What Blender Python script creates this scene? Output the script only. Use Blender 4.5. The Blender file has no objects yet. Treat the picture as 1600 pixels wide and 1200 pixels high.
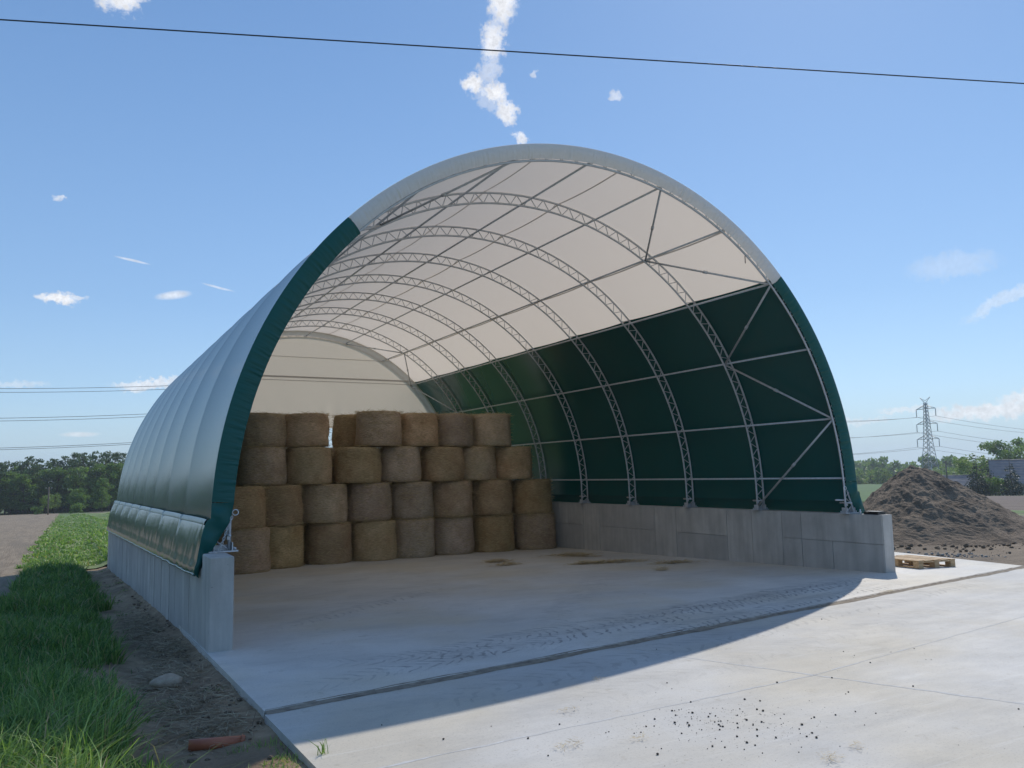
import bpy, math, random
import numpy as np
from mathutils import Matrix, Vector, noise as mnoise
R = math.radians
random.seed(7); rng = np.random.default_rng(7)
S = bpy.context.scene
COL = S.collection

# ------------------------------------------------------------------ camera
CAM = np.array([-7.2453, -10.3693, 1.9433])
yaw, pit, rol, FPX = 0.5035, 0.1103, -0.0209, 1267.334
Fv = Vector((math.sin(yaw)*math.cos(pit), math.cos(yaw)*math.cos(pit), math.sin(pit)))
R0 = Vector((math.cos(yaw), -math.sin(yaw), 0)); U0 = R0.cross(Fv)
Rv = math.cos(rol)*R0 + math.sin(rol)*U0; Uv = -math.sin(rol)*R0 + math.cos(rol)*U0
cd = bpy.data.cameras.new('camera'); cam = bpy.data.objects.new('camera', cd); COL.objects.link(cam)
cam.matrix_world = Matrix(((Rv.x, Uv.x, -Fv.x, CAM[0]), (Rv.y, Uv.y, -Fv.y, CAM[1]), (Rv.z, Uv.z, -Fv.z, CAM[2]), (0, 0, 0, 1)))
cd.sensor_width = 36; cd.lens = FPX/1600*36; cd.clip_end = 6000; cd.clip_start = .05
S.camera = cam

# ------------------------------------------------------------------ sun, sky, exposure
SUN_AZ, SUN_EL = 52.2, 42.9
S.view_settings.view_transform = 'Standard'; S.view_settings.look = 'None'
S.view_settings.exposure = 0.28; S.view_settings.gamma = 1.0; S.view_settings.use_curve_mapping = False
sd = Vector((math.sin(R(SUN_AZ))*math.cos(R(SUN_EL)), math.cos(R(SUN_AZ))*math.cos(R(SUN_EL)), math.sin(R(SUN_EL))))
ld = bpy.data.lights.new('sun', 'SUN'); ld.energy = 2.7; ld.angle = R(.53); ld.color = (1, .94, .84)
sun = bpy.data.objects.new('sun', ld); COL.objects.link(sun)
sun.rotation_euler = sd.to_track_quat('Z', 'Y').to_euler(); sun.location = sd*60

world = bpy.data.worlds.new('World'); S.world = world; world.use_nodes = True
wt = world.node_tree; wt.nodes.clear()

class NT:
    """small helper around a node tree"""
    def __init__(s, t): s.t = t
    def n(s, typ, **kw):
        nd = s.t.nodes.new(typ)
        for k, v in kw.items(): setattr(nd, k, v)
        return nd
    def put(s, sock, v):
        if v is None: return
        if hasattr(v, 'is_output'): s.t.links.new(v, sock)
        else:
            if sock.type == 'RGBA' and len(v) == 3: v = (*v, 1)
            sock.default_value = v
    def m(s, op, a, b=None, c=None, clamp=False):
        nd = s.n('ShaderNodeMath', operation=op, use_clamp=clamp)
        s.put(nd.inputs[0], a); s.put(nd.inputs[1], b)
        if c is not None: s.put(nd.inputs[2], c)
        return nd.outputs[0]
    def vm(s, op, a, b=None, out=0, scale=None):
        nd = s.n('ShaderNodeVectorMath', operation=op)
        s.put(nd.inputs[0], a)
        if b is not None: s.put(nd.inputs[1], b)
        if scale is not None: s.put(nd.inputs[3], scale)
        return nd.outputs[out]
    def noise(s, vec, scale, detail=4, rough=.55, dist=0, out=0):
        nd = s.n('ShaderNodeTexNoise'); s.put(nd.inputs['Vector'], vec)
        nd.inputs['Scale'].default_value = scale; nd.inputs['Detail'].default_value = detail
        nd.inputs['Roughness'].default_value = rough; nd.inputs['Distortion'].default_value = dist
        return nd.outputs[out]
    def mr(s, v, a, b, c=0., d=1., smooth=False):
        nd = s.n('ShaderNodeMapRange'); nd.clamp = True
        if smooth: nd.interpolation_type = 'SMOOTHSTEP'
        s.put(nd.inputs[0], v)
        for i, x in enumerate((a, b, c, d)): nd.inputs[1+i].default_value = x
        return nd.outputs[0]
    def mix(s, f, a, b, blend='MIX'):
        nd = s.n('ShaderNodeMix', data_type='RGBA', blend_type=blend); nd.clamp_factor = True
        s.put(nd.inputs[0], f); s.put(nd.inputs[6], a); s.put(nd.inputs[7], b)
        return nd.outputs[2]
    def xyz(s, v):
        nd = s.n('ShaderNodeSeparateXYZ'); s.put(nd.inputs[0], v); return nd.outputs
    def comb(s, x, y, z):
        nd = s.n('ShaderNodeCombineXYZ'); s.put(nd.inputs[0], x); s.put(nd.inputs[1], y); s.put(nd.inputs[2], z); return nd.outputs[0]
    def mapv(s, vec, scale=(1, 1, 1), loc=(0, 0, 0), rot=(0, 0, 0)):
        nd = s.n('ShaderNodeMapping'); s.put(nd.inputs[0], vec)
        nd.inputs[1].default_value = loc; nd.inputs[2].default_value = rot; nd.inputs[3].default_value = scale
        return nd.outputs[0]

W = NT(wt)
sky = W.n('ShaderNodeTexSky', sky_type='NISHITA', sun_disc=False)
sky.sun_elevation = R(SUN_EL); sky.sun_rotation = R(SUN_AZ)
sky.altitude = 100; sky.air_density = 1.0; sky.dust_density = .3; sky.ozone_density = 4.0
SKY_STRENGTH = .115
tc = W.n('ShaderNodeTexCoord')
D = W.vm('NORMALIZE', tc.outputs['Generated'])
# clouds: az, el, half width, half height (degrees), roll, opacity, raggedness
CL = [(28.85, 32.2, 2.4, 1.0, 82, .95, .75), (28.0, 29.3, 1.5, .95, 80, .9, .8), (27.65, 27.5, 1.3, .8, 80, .5, .95), (26.45, 26.7, .8, .68, -25, .95, .75), (27.2, 26.2, .8, .35, -30, .6, .9),
      (28.2, 26.0, 1.0, .75, -48, .95, .75), (28.95, 24.9, .95, .7, -55, .9, .85), (29.9, 23.35, .62, .45, -35, .8, .9), (27.5, 25.5, 1.5, .5, -45, .35, .95),
      (2.2, 29.6, 1.5, 1.1, 20, .95, .9), (-.78, 11.35, 1.25, .34, -7, .95, .35), (.25, 11.5, .6, .2, 0, .6, .6), (5.9, 12.05, 1.15, .3, 11, .7, .15),
      (3.4, 14.1, 1.1, .09, -9, .6, .1), (8.7, 12.75, 1.1, .09, -12, .5, .1), (-.75, 17.35, .6, .2, -10, .6, .6),
      (36.8, 25.5, .55, .4, 30, .55, .9), (30.95, 27.1, .3, .28, -30, .5, .9), (4.6, 6.3, 2.2, .35, 8, .75, .3),
      (.75, 3.0, 1.2, .18, 2, .55, .2), (59.5, 3.25, 4.0, .55, 3, .8, .45), (62, 3.9, 2.5, .6, 5, .7, .5), (54.6, 3.5, 1.6, .25, 2, .5, .4),
      (58.0, 12.3, 2.6, .9, 0, .22, .6), (60.6, 9.9, 2.6, .4, 28, .35, .4), (52.3, 2.9, 1.5, .25, 4, .4, .4), (-2.6, 6.0, 1.6, .25, 2, .35, .3)]
wn1 = W.vm('SUBTRACT', W.noise(D, 26, 3, .62, out=1), (.5, .5, .5))
wn2 = W.vm('SUBTRACT', W.noise(D, 80, 3, .7, out=1), (.5, .5, .5))
Dd = W.vm('ADD', W.vm('ADD', D, W.vm('SCALE', wn1, scale=.012)), W.vm('SCALE', wn2, scale=.022))
puff = W.noise(D, 150, 4, .65)
total = None
for (az, el, w, h, rl, op, rag) in CL:
    a, e = R(az), R(el)
    c = Vector((math.sin(a)*math.cos(e), math.cos(a)*math.cos(e), math.sin(e)))
    r0 = Vector((math.cos(a), -math.sin(a), 0)); u0 = r0.cross(c)
    rr = r0*math.cos(R(rl)) + u0*math.sin(R(rl)); uu = u0*math.cos(R(rl)) - r0*math.sin(R(rl))
    src = Dd if rag > .25 else W.vm('ADD', D, W.vm('SCALE', wn1, scale=.003))
    p = W.vm('SUBTRACT', src, tuple(c))
    x = W.m('MULTIPLY', W.vm('DOT_PRODUCT', p, tuple(rr), out=1), 1/math.radians(w))
    y = W.m('MULTIPLY', W.vm('DOT_PRODUCT', p, tuple(uu), out=1), 1/math.radians(h))
    z = W.vm('DOT_PRODUCT', D, tuple(c), out=1)
    d = W.m('ADD', W.m('MULTIPLY', x, x), W.m('MULTIPLY', y, y))
    d = W.m('ADD', d, W.m('MULTIPLY', W.m('SUBTRACT', puff, .5), 2.2*rag))
    mk = W.mr(d, 1.25, .1 if rag > .25 else -.1, 0, op, smooth=True)
    mk = W.m('MULTIPLY', mk, W.mr(z, .9, .92))
    total = mk if total is None else W.m('MAXIMUM', total, mk)
cshade = W.mr(puff, .35, .65, .80, 1.08)
ccol = W.vm('SCALE', (.80/SKY_STRENGTH, .81/SKY_STRENGTH, .84/SKY_STRENGTH), scale=cshade)
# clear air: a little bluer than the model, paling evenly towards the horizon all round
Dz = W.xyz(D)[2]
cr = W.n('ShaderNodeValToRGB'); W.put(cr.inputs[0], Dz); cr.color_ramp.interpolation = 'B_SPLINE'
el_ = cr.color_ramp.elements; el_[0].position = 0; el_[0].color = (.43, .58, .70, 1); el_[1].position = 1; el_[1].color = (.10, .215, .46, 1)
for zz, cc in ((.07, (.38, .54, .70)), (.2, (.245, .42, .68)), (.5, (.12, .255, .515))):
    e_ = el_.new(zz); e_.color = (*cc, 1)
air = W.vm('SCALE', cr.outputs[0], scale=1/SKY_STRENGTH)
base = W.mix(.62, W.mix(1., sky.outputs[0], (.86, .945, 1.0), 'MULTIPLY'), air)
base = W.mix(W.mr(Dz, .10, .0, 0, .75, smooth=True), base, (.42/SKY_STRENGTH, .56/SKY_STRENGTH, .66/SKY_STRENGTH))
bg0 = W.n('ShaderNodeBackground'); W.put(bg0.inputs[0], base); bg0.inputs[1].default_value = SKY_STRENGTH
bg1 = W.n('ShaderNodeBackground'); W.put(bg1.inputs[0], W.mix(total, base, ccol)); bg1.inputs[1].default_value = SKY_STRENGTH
# the clouds all stand in one part of the sky: elsewhere it is clear
part = W.m('MULTIPLY', W.m('GREATER_THAN', W.vm('DOT_PRODUCT', D, (math.sin(R(30))*.96, math.cos(R(30))*.96, .27), out=1), .74), W.m('LESS_THAN', Dz, .6))
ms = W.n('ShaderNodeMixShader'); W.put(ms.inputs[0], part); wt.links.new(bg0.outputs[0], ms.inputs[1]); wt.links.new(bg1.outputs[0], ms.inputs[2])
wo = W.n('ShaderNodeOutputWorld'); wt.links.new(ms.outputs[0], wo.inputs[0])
world.cycles.sampling_method = 'MANUAL'; world.cycles.sample_map_resolution = 512
cy = S.cycles; cy.max_bounces = 6; cy.diffuse_bounces = 4; cy.glossy_bounces = 3; cy.transmission_bounces = 4; cy.caustics_reflective = False; cy.caustics_refractive = False

# ------------------------------------------------------------------ helpers
def tag(o, label=None, cat=None, group=None, kind=None):
    if label: o['label'] = label
    if cat: o['category'] = cat
    if group: o['group'] = group
    if kind: o['kind'] = kind
    return o
def empty(name, loc=(0, 0, 0), rz=0):
    o = bpy.data.objects.new(name, None); COL.objects.link(o); o.location = loc; o.rotation_euler.z = rz; o.empty_display_size = .1
    return o
def obj(name, mesh, mat=None, parent=None, loc=None):
    o = bpy.data.objects.new(name, mesh); COL.objects.link(o)
    if mat is not None and not mesh.materials: mesh.materials.append(mat)
    if parent: o.parent = parent
    if loc is not None: o.location = loc
    return o
def clone(src, parent=None):
    c = src.copy(); COL.objects.link(c); c.parent = parent
    for ch in [q for q in src.children]: clone(ch, c)
    return c
class MB:
    """collects verts and faces"""
    def __init__(s): s.v = []; s.f = []; s.smooth = []
    def add(s, vs, fs, smooth=False):
        k = len(s.v); s.v += [tuple(p) for p in vs]; s.f += [tuple(i+k for i in f) for f in fs]; s.smooth += [smooth]*len(fs)
    def box(s, c, d, M=None):
        x, y, z = d[0]/2, d[1]/2, d[2]/2
        vs = [Vector((a*x, b*y, e*z)) for e in (-1, 1) for b in (-1, 1) for a in (-1, 1)]
        if M is not None: vs = [M @ p for p in vs]
        vs = [p+Vector(c) for p in vs]
        s.add(vs, [(0, 2, 3, 1), (4, 5, 7, 6), (0, 1, 5, 4), (2, 6, 7, 3), (0, 4, 6, 2), (1, 3, 7, 5)])
    def hexa(s, bot, top):
        s.add(list(bot)+list(top), [(3, 2, 1, 0), (4, 5, 6, 7), (0, 1, 5, 4), (1, 2, 6, 5), (2, 3, 7, 6), (3, 0, 4, 7)])
    def tube(s, pts, r, seg=6, closed=False, cap=True):
        pts = [Vector(p) for p in pts]; n = len(pts); rs = r if hasattr(r, '__len__') else [r]*n
        vs = []; ref = None
        for i, p in enumerate(pts):
            if closed: t = pts[(i+1) % n]-pts[i-1]
            else: t = pts[min(i+1, n-1)]-pts[max(i-1, 0)]
            t.normalize()
            if ref is None:
                ref = Vector((0, 0, 1)) if abs(t.z) < .9 else Vector((1, 0, 0))
            a = (ref - t*ref.dot(t)); a.normalize(); b = t.cross(a); ref = a
            for k in range(seg):
                an = 2*math.pi*k/seg; vs.append(p+(a*math.cos(an)+b*math.sin(an))*rs[i])
        fs = []
        for i in range(n if closed else n-1):
            j = (i+1) % n
            for k in range(seg):
                l = (k+1) % seg; fs.append((i*seg+k, i*seg+l, j*seg+l, j*seg+k))
        if cap and not closed: fs += [tuple(range(seg-1, -1, -1)), tuple((n-1)*seg+k for k in range(seg))]
        s.add(vs, fs, True)
    def grid(s, P, smooth=True, flip=False):
        P = np.asarray(P); a, b = P.shape[:2]
        fs = [(i*b+j, i*b+j+1, (i+1)*b+j+1, (i+1)*b+j) for i in range(a-1) for j in range(b-1)]
        if flip: fs = [f[::-1] for f in fs]
        s.add(P.reshape(-1, 3).tolist(), fs, smooth)
    def mesh(s, name):
        me = bpy.data.meshes.new(name); me.from_pydata(s.v, [], s.f)
        me.polygons.foreach_set('use_smooth', s.smooth); me.update(); return me
    def obj(s, name, mat, parent=None, loc=None): return obj(name, s.mesh(name), mat, parent, loc)
def np_mesh(name, V, F, mat, smooth=False, attr=None):
    """V (n,3); F list of arrays of equal-size faces"""
    me = bpy.data.meshes.new(name)
    tot = sum(f.size for f in F); nf = sum(len(f) for f in F)
    me.vertices.add(len(V)); me.vertices.foreach_set('co', np.ascontiguousarray(V, dtype=np.float32).ravel())
    me.loops.add(tot); me.loops.foreach_set('vertex_index', np.concatenate([f.ravel() for f in F]).astype(np.int32))
    me.polygons.add(nf)
    sizes = np.concatenate([np.full(len(f), f.shape[1]) for f in F]); st = np.r_[0, np.cumsum(sizes)[:-1]]
    me.polygons.foreach_set('loop_start', st.astype(np.int32))
    me.polygons.foreach_set('use_smooth', np.full(nf, smooth))
    if attr is not None:
        at = me.attributes.new('tone', 'FLOAT', 'POINT'); at.data.foreach_set('value', np.asarray(attr, dtype=np.float32))
    me.update(calc_edges=True); me.validate(); me.materials.append(mat); return me
def sstep(a, b, x):
    t = np.clip((x-a)/(b-a), 0, 1); return t*t*(3-2*t)
def fbm(x, y, z=0., o=4):
    v = 0; a = 1
    for i in range(o):
        v += a*mnoise.noise(Vector((x*2**i, y*2**i, z+i*7.3))); a *= .5
    return v

# ------------------------------------------------------------------ materials
def material(name):
    m = bpy.data.materials.new(name); m.use_nodes = True
    t = NT(m.node_tree); b = m.node_tree.nodes['Principled BSDF']
    return m, t, b
def coords(t, kind='Object'): return t.n('ShaderNodeTexCoord').outputs[kind]
def bump(t, b, h, strength, dist=.02):
    nd = t.n('ShaderNodeBump'); nd.inputs['Strength'].default_value = strength; nd.inputs['Distance'].default_value = dist
    t.put(nd.inputs['Height'], h); t.put(b.inputs['Normal'], nd.outputs[0])
def simple(name, c1, c2, scale=5, rough=.8, bmp=.3, bscale=None, dist=.02, metallic=0, spec=.5, c3=None, stretch=(1, 1, 1), world=False):
    m, t, b = material(name)
    v = t.n('ShaderNodeNewGeometry').outputs['Position'] if world else coords(t)
    v = t.mapv(v, stretch)
    f = t.mr(t.noise(v, scale, 6, .6), .32, .68)
    c = t.mix(f, c1, c2)
    if c3: c = t.mix(t.mr(t.noise(v, scale*.17, 3), .45, .7), c, c3)
    t.put(b.inputs['Base Color'], c); b.inputs['Roughness'].default_value = rough
    b.inputs['Metallic'].default_value = metallic; b.inputs['Specular IOR Level'].default_value = spec
    if bmp: bump(t, b, t.noise(v, bscale or scale*4, 6, .65), bmp, dist)
    return m
def leafmat(name, c1, c2, trans=.3, rough=.5, spec=.3):
    m, t, b = material(name)
    at = t.n('ShaderNodeAttribute', attribute_name='tone').outputs['Fac']
    c = t.mix(at, c1, c2); c = t.mix(t.mr(at, .9, 1.6, 0, .7), c, tuple(min(.6, x*1.5) for x in c2)); c = t.mix(t.mr(at, 2.0, 2.2), c, (.42, .36, .2))
    t.put(b.inputs['Base Color'], c); b.inputs['Roughness'].default_value = rough; b.inputs['Specular IOR Level'].default_value = spec
    tr = t.n('ShaderNodeBsdfTranslucent'); t.put(tr.inputs[0], t.mix(1., c, (1.1, 1.15, .6), 'MULTIPLY'))
    mx = t.n('ShaderNodeMixShader'); mx.inputs[0].default_value = trans
    out = [n for n in t.t.nodes if n.type == 'OUTPUT_MATERIAL'][0]
    t.t.links.new(b.outputs[0], mx.inputs[1]); t.t.links.new(tr.outputs[0], mx.inputs[2]); t.t.links.new(mx.outputs[0], out.inputs[0])
    return m
M = {}
# concrete slab with trowel clouds, pale streaks and tyre prints
def slab_mat(name, tracks, base=(.63, .60, .55)):
    m, t, b = material(name)
    v = coords(t)
    big = t.mr(t.noise(v, .55, 5, .6, .4), .3, .7); mid = t.mr(t.noise(t.mapv(v, (1, 2.6, 1)), 2.2, 6, .65), .3, .72); fine = t.noise(v, 60, 4, .7)
    c = t.mix(big, tuple(x*.82 for x in base), tuple(x*1.12 for x in base))
    c = t.mix(t.m('MULTIPLY', mid, .35), c, tuple(x*1.22 for x in base))
    stain = t.mr(t.noise(t.mapv(v, (1, 1, 1), (9, 4, 0)), .38, 4, .55), .46, .64)
    c = t.mix(t.m('MULTIPLY', stain, .5), c, (base[0]*.98, base[1]*.87, base[2]*.66))
    blot = t.mr(t.noise(t.mapv(v, (1, 1, 1), (3, 7, 0)), 5.5, 6, .72), .60, .76)
    c = t.mix(t.m('MULTIPLY', blot, .65), c, (.3, .245, .17))
    dirt = t.mr(t.noise(t.mapv(v, (.8, 1.7, 1), (1, 2, 0)), 1.15, 7, .7), .5, .72)
    c = t.mix(t.m('MULTIPLY', dirt, .38), c, tuple(x*.60 for x in base))
    c = t.mix(t.mr(fine, .54, .72, 0, .5), c, (.24, .23, .215))
    streak = t.mr(t.noise(t.mapv(v, (.5, 7, 1), rot=(0, 0, .15)), 2.0, 5, .7), .58, .78)
    c = t.mix(t.m('MULTIPLY', streak, .5), c, (.68, .665, .63))
    X, Y, Z = t.xyz(v)
    for (x0, y0, x1, y1, hw, period, op) in tracks:
        L = math.hypot(x1-x0, y1-y0); ux, uy = (x1-x0)/L, (y1-y0)/L
        dx = t.m('SUBTRACT', X, x0); dy = t.m('SUBTRACT', Y, y0)
        u = t.m('ADD', t.m('MULTIPLY', dx, ux), t.m('MULTIPLY', dy, uy))
        w = t.m('SUBTRACT', t.m('MULTIPLY', dy, ux), t.m('MULTIPLY', dx, uy))
        wob = t.xyz(t.vm('SUBTRACT', t.noise(t.mapv(v, (1, 1, 1), (x0*3, y0, 0)), 1.3, 3, .6, out=1), (.5, .5, .5)))
        w = t.m('ADD', w, t.m('MULTIPLY', wob[0], .55)); u = t.m('ADD', u, t.m('MULTIPLY', wob[1], .5))
        aw = t.m('ABSOLUTE', w)
        ph = t.m('ADD', t.m('DIVIDE', t.m('ADD', u, t.m('MULTIPLY', t.m('POWER', aw, 1.5), 1.5)), period), t.m('MULTIPLY', t.m('GREATER_THAN', w, 0.), .5))
        fr = t.m('FRACT', ph)
        lug = t.m('MULTIPLY', t.mr(fr, 0, .08), t.mr(fr, .36, .24))
        edge = t.mr(lug, .2, .8)
        mk = t.m('MULTIPLY', edge, t.mr(aw, hw, hw*.85))
        mk = t.m('MULTIPLY', mk, t.mr(aw, .02, .05))
        mk = t.m('MULTIPLY', mk, t.m('MULTIPLY', t.mr(u, 0, 1.5), t.mr(u, L, L-1.5)))
        mk = t.m('MULTIPLY', mk, t.mr(t.noise(t.mapv(v, (1, 1, 1), (x0, y0, 0)), 3.4, 6, .75), .38, .54))
        c = t.mix(t.m('MULTIPLY', mk, op*.72), c, (.15, .145, .14))
        # dusty wheel path
        pth = t.m('MULTIPLY', t.mr(aw, hw*1.2, hw*.6), t.m('MULTIPLY', t.mr(u, 0, 1.5), t.mr(u, L, L-1.5)))
        c = t.mix(t.m('MULTIPLY', pth, t.mr(t.noise(v, 3.1, 5), .4, .7, 0, .22)), c, (.3, .29, .28))
    t.put(b.inputs['Base Color'], c)
    t.put(b.inputs['Roughness'], t.mr(mid, 0, 1, .62, .8)); b.inputs['Specular IOR Level'].default_value = .35
    hgt = t.m('ADD', t.m('MULTIPLY', t.noise(v, 9, 5, .6), .5), t.m('MULTIPLY', fine, .22))
    bump(t, b, hgt, .25, .012)
    return m
M['slab'] = slab_mat('hall_slab_concrete', [(-5.6, -3.1, 4.6, -1.05, .27, .155, .9), (-4.6, -2.4, 5.0, -.75, .25, .14, .9), (-2.4, -3.1, 4.9, -1.55, .26, .15, .95), (-1.6, -2.0, 5.2, -1.0, .24, .13, .85),
                                            (-5.3, -2.0, -2.2, -2.9, .25, .16, .8), (-5.2, .2, -1.0, 3.4, .26, .18, .55), (-2.5, -2.2, 2.0, 3.0, .26, .17, .3)])
M['apron'] = slab_mat('apron_concrete', [(-5.4, -4.3, 6, -2.3, .28, .2, .4), (-4.6, -5.0, 7, -2.9, .26, .16, .18)], (.53, .51, .475))
def wall_mat():
    m, t, b = material('cast_concrete')  # board-marked
    v = coords(t); g = t.n('ShaderNodeObjectInfo').outputs['Random']
    p = t.n('ShaderNodeNewGeometry').outputs['Position']
    f1 = t.mr(t.noise(p, 1.7, 6, .6), .3, .7); f2 = t.mr(t.noise(t.mapv(p, (3, 3, .35)), 2.2, 5, .6), .4, .75)
    c = t.mix(f1, (.45, .42, .375), (.64, .605, .55)); c = t.mix(t.m('MULTIPLY', f2, .6), c, (.31, .29, .26))
    c = t.mix(t.mr(g, 0, 1, 0, .5), c, (.37, .355, .335))
    vo = t.n('ShaderNodeTexVoronoi'); t.put(vo.inputs['Vector'], p); vo.inputs['Scale'].default_value = 9
    pit_ = t.mr(vo.outputs['Distance'], .07, .03)
    c = t.mix(t.m('MULTIPLY', pit_, .7), c, (.1, .095, .09))
    t.put(b.inputs['Base Color'], c); b.inputs['Roughness'].default_value = .85; b.inputs['Specular IOR Level'].default_value = .3
    bump(t, b, t.m('SUBTRACT', t.noise(p, 22, 5, .6), pit_), .35, .01)
    return m
M['wall'] = wall_mat()
def fabric(name, col, trans, rough, tcol, spec=.5, wr=.15, wscale=1.2, coat=0):
    m, t, b = material(name)
    p = t.n('ShaderNodeNewGeometry').outputs['Position']
    n1 = t.noise(t.mapv(p, (1, .35, 1)), wscale, 5, .5); n2 = t.noise(p, 260, 2, .5)
    c = t.mix(t.mr(t.noise(p, .8, 5, .6), .35, .7, 0, .35), col, tuple(x*.86 for x in col))
    t.put(b.inputs['Base Color'], c); b.inputs['Roughness'].default_value = rough; b.inputs['Specular IOR Level'].default_value = spec
    b.inputs['Coat Weight'].default_value = coat; b.inputs['Coat Roughness'].default_value = .12
    nd = t.n('ShaderNodeBump'); nd.inputs['Strength'].default_value = wr; nd.inputs['Distance'].default_value = .05
    t.put(nd.inputs['Height'], n1); t.put(b.inputs['Normal'], nd.outputs[0])
    if trans:
        tr = t.n('ShaderNodeBsdfTranslucent'); tr.inputs[0].default_value = (*tcol, 1)
        mx = t.n('ShaderNodeMixShader'); mx.inputs[0].default_value = trans
        out = [n for n in t.t.nodes if n.type == 'OUTPUT_MATERIAL'][0]
        t.t.links.new(b.outputs[0], mx.inputs[1]); t.t.links.new(tr.outputs[0], mx.inputs[2]); t.t.links.new(mx.outputs[0], out.inputs[0])
    return m
M['white'] = fabric('white_pvc_fabric', (.78, .75, .71), .40, .5, (.92, .78, .64))
M['green'] = fabric('green_pvc_fabric', (.004, .085, .078), 0, .25, None, .6, .06)
M['rimw'] = fabric('white_pvc_rim', (.88, .87, .85), .36, .45, (.86, .82, .77))
M['rim'] = fabric('green_pvc_rim', (.004, .092, .08), 0, .5, None, .35, .1)
M['skirt'] = fabric('green_pvc_skirt', (.004, .085, .078), 0, .17, None, .7, .05, 2.0)
M['seam'] = fabric('welded_seam', (.66, .63, .59), .22, .5, (.66, .58, .5))
M['steel'] = simple('galvanised_steel', (.48, .49, .50), (.62, .63, .64), 14, .45, .05, metallic=.35)
M['paintw'] = simple('pale_galvanised_plate', (.62, .63, .64), (.74, .75, .75), 9, .45, .04, metallic=.3)
M['black'] = simple('black_plastic', (.012, .012, .013), (.03, .03, .03), 12, .4, .1)
def hay_mat():
    m, t, b = material('round_bale_hay')
    v = coords(t); g = t.n('ShaderNodeObjectInfo').outputs['Random']
    off = t.vm('SCALE', (31., 17., 23.), scale=g)
    v2 = t.vm('ADD', v, off)
    X, Y, Z = t.xyz(v)
    ang = t.m('ARCTAN2', Y, X)
    cyl = t.comb(t.m('MULTIPLY', ang, .6), t.m('ADD', Z, t.m('MULTIPLY', g, 20)), t.vm('LENGTH', t.comb(X, Y, 0.), out=1))
    fib = t.noise(t.mapv(cyl, (11, 62, 20)), 1., 5, .7)
    patch = t.mr(t.noise(v2, 2.3, 5, .62), .33, .68); big = t.mr(t.noise(v2, .9, 3), .38, .66)
    c = t.mix(patch, (.46, .305, .165), (.70, .51, .31)); c = t.mix(t.m('MULTIPLY', big, .5), c, (.40, .35, .2))
    c = t.mix(t.mr(fib, .33, .55, .6, 0), c, (.2, .135, .075)); c = t.mix(t.mr(fib, .6, .75, 0, .8), c, (.85, .68, .44))
    hv = t.mr(g, 0, 1, .82, 1.2)
    hs = t.n('ShaderNodeHueSaturation'); t.put(hs.inputs['Color'], c); t.put(hs.inputs['Value'], hv); t.put(hs.inputs['Saturation'], t.mr(t.m('FRACT', t.m('MULTIPLY', g, 7.31)), 0, 1, .75, 1.2)); t.put(hs.inputs['Hue'], t.mr(t.m('FRACT', t.m('MULTIPLY', g, 3.7)), 0, 1, .487, .503))
    t.put(b.inputs['Base Color'], hs.outputs[0]); b.inputs['Roughness'].default_value = .85; b.inputs['Specular IOR Level'].default_value = .2
    bump(t, b, t.m('ADD', fib, t.m('MULTIPLY', t.noise(v2, 14, 5, .7), .8)), .9, .03)
    return m
M['hay'] = hay_mat()
M['straw'] = leafmat('loose_straw', (.34, .24, .12), (.7, .55, .3), .1, .7)
M['grass'] = leafmat('grass_blades', (.06, .165, .04), (.25, .37, .11), .42, .45, .35)
M['drygrass'] = leafmat('dry_litter', (.16, .12, .075), (.5, .4, .26), .1, .7)
M['leaf_d'] = leafmat('deciduous_leaves', (.08, .15, .04), (.24, .36, .10), .45)
M['leaf_y'] = leafmat('young_pale_leaves', (.12, .19, .045), (.3, .4, .12), .35)
M['leaf_p'] = leafmat('pine_needles', (.05, .095, .045), (.13, .205, .085), .32)
M['leaf_s'] = leafmat('spruce_needles', (.02, .042, .024), (.05, .085, .045), .1)
M['bark'] = simple('bark', (.07, .05, .035), (.15, .11, .08), 6, .9, .6, stretch=(3, 3, .5))
M['meadow'] = simple('meadow_ground', (.07, .11, .03), (.12, .16, .055), .35, .95, .5, 9, .05, world=True, c3=(.15, .17, .06))
M['mown'] = simple('mown_grass_ground', (.095, .155, .045), (.165, .23, .075), .22, .95, .6, 7, .06, world=True, c3=(.25, .27, .11), stretch=(2.2, .25, 1))
M['plough'] = simple('ploughed_soil', (.19, .14, .09), (.35, .275, .19), 2.6, .95, 1., 9, .06, world=True, c3=(.21, .165, .115), stretch=(2.5, .22, 1))
M['plough2'] = simple('dark_ploughed_soil', (.11, .08, .06), (.17, .125, .095), .35, .95, .6, 5, .06, world=True)
M['crop'] = simple('young_crop', (.05, .11, .02), (.08, .16, .03), .1, .95, .4, 4, .05, world=True)
M['dirt'] = simple('trodden_dirt', (.25, .165, .095), (.47, .335, .205), 3.2, .95, .9, 16, .03, world=True, c3=(.17, .115, .07))
M['earth'] = simple('bare_sandy_earth', (.17, .125, .082), (.28, .215, .15), 1.1, .95, .9, 9, .05, world=True, c3=(.13, .1, .07), stretch=(.5, 1.6, 1))
M['mound'] = simple('heaped_soil', (.13, .093, .063), (.30, .22, .15), 1.6, .95, 1.0, 11, .07, world=True, c3=(.21, .15, .10))
M['clod'] = simple('dark_clods', (.05, .04, .03), (.12, .095, .07), 30, .95, .5)
M['gravel'] = simple('grey_gravel', (.2, .19, .17), (.4, .38, .35), 25, .9, .3)
M['stone'] = simple('fieldstone', (.34, .26, .18), (.5, .4, .29), 9, .85, .5)
M['pipe'] = simple('orange_pvc_pipe', (.42, .12, .055), (.52, .17, .085), 6, .5, .05)
M['wood'] = simple('pallet_wood', (.40, .25, .12), (.58, .40, .22), 3, .7, .3, 30, .005, stretch=(.8, 9, 9))
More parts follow.
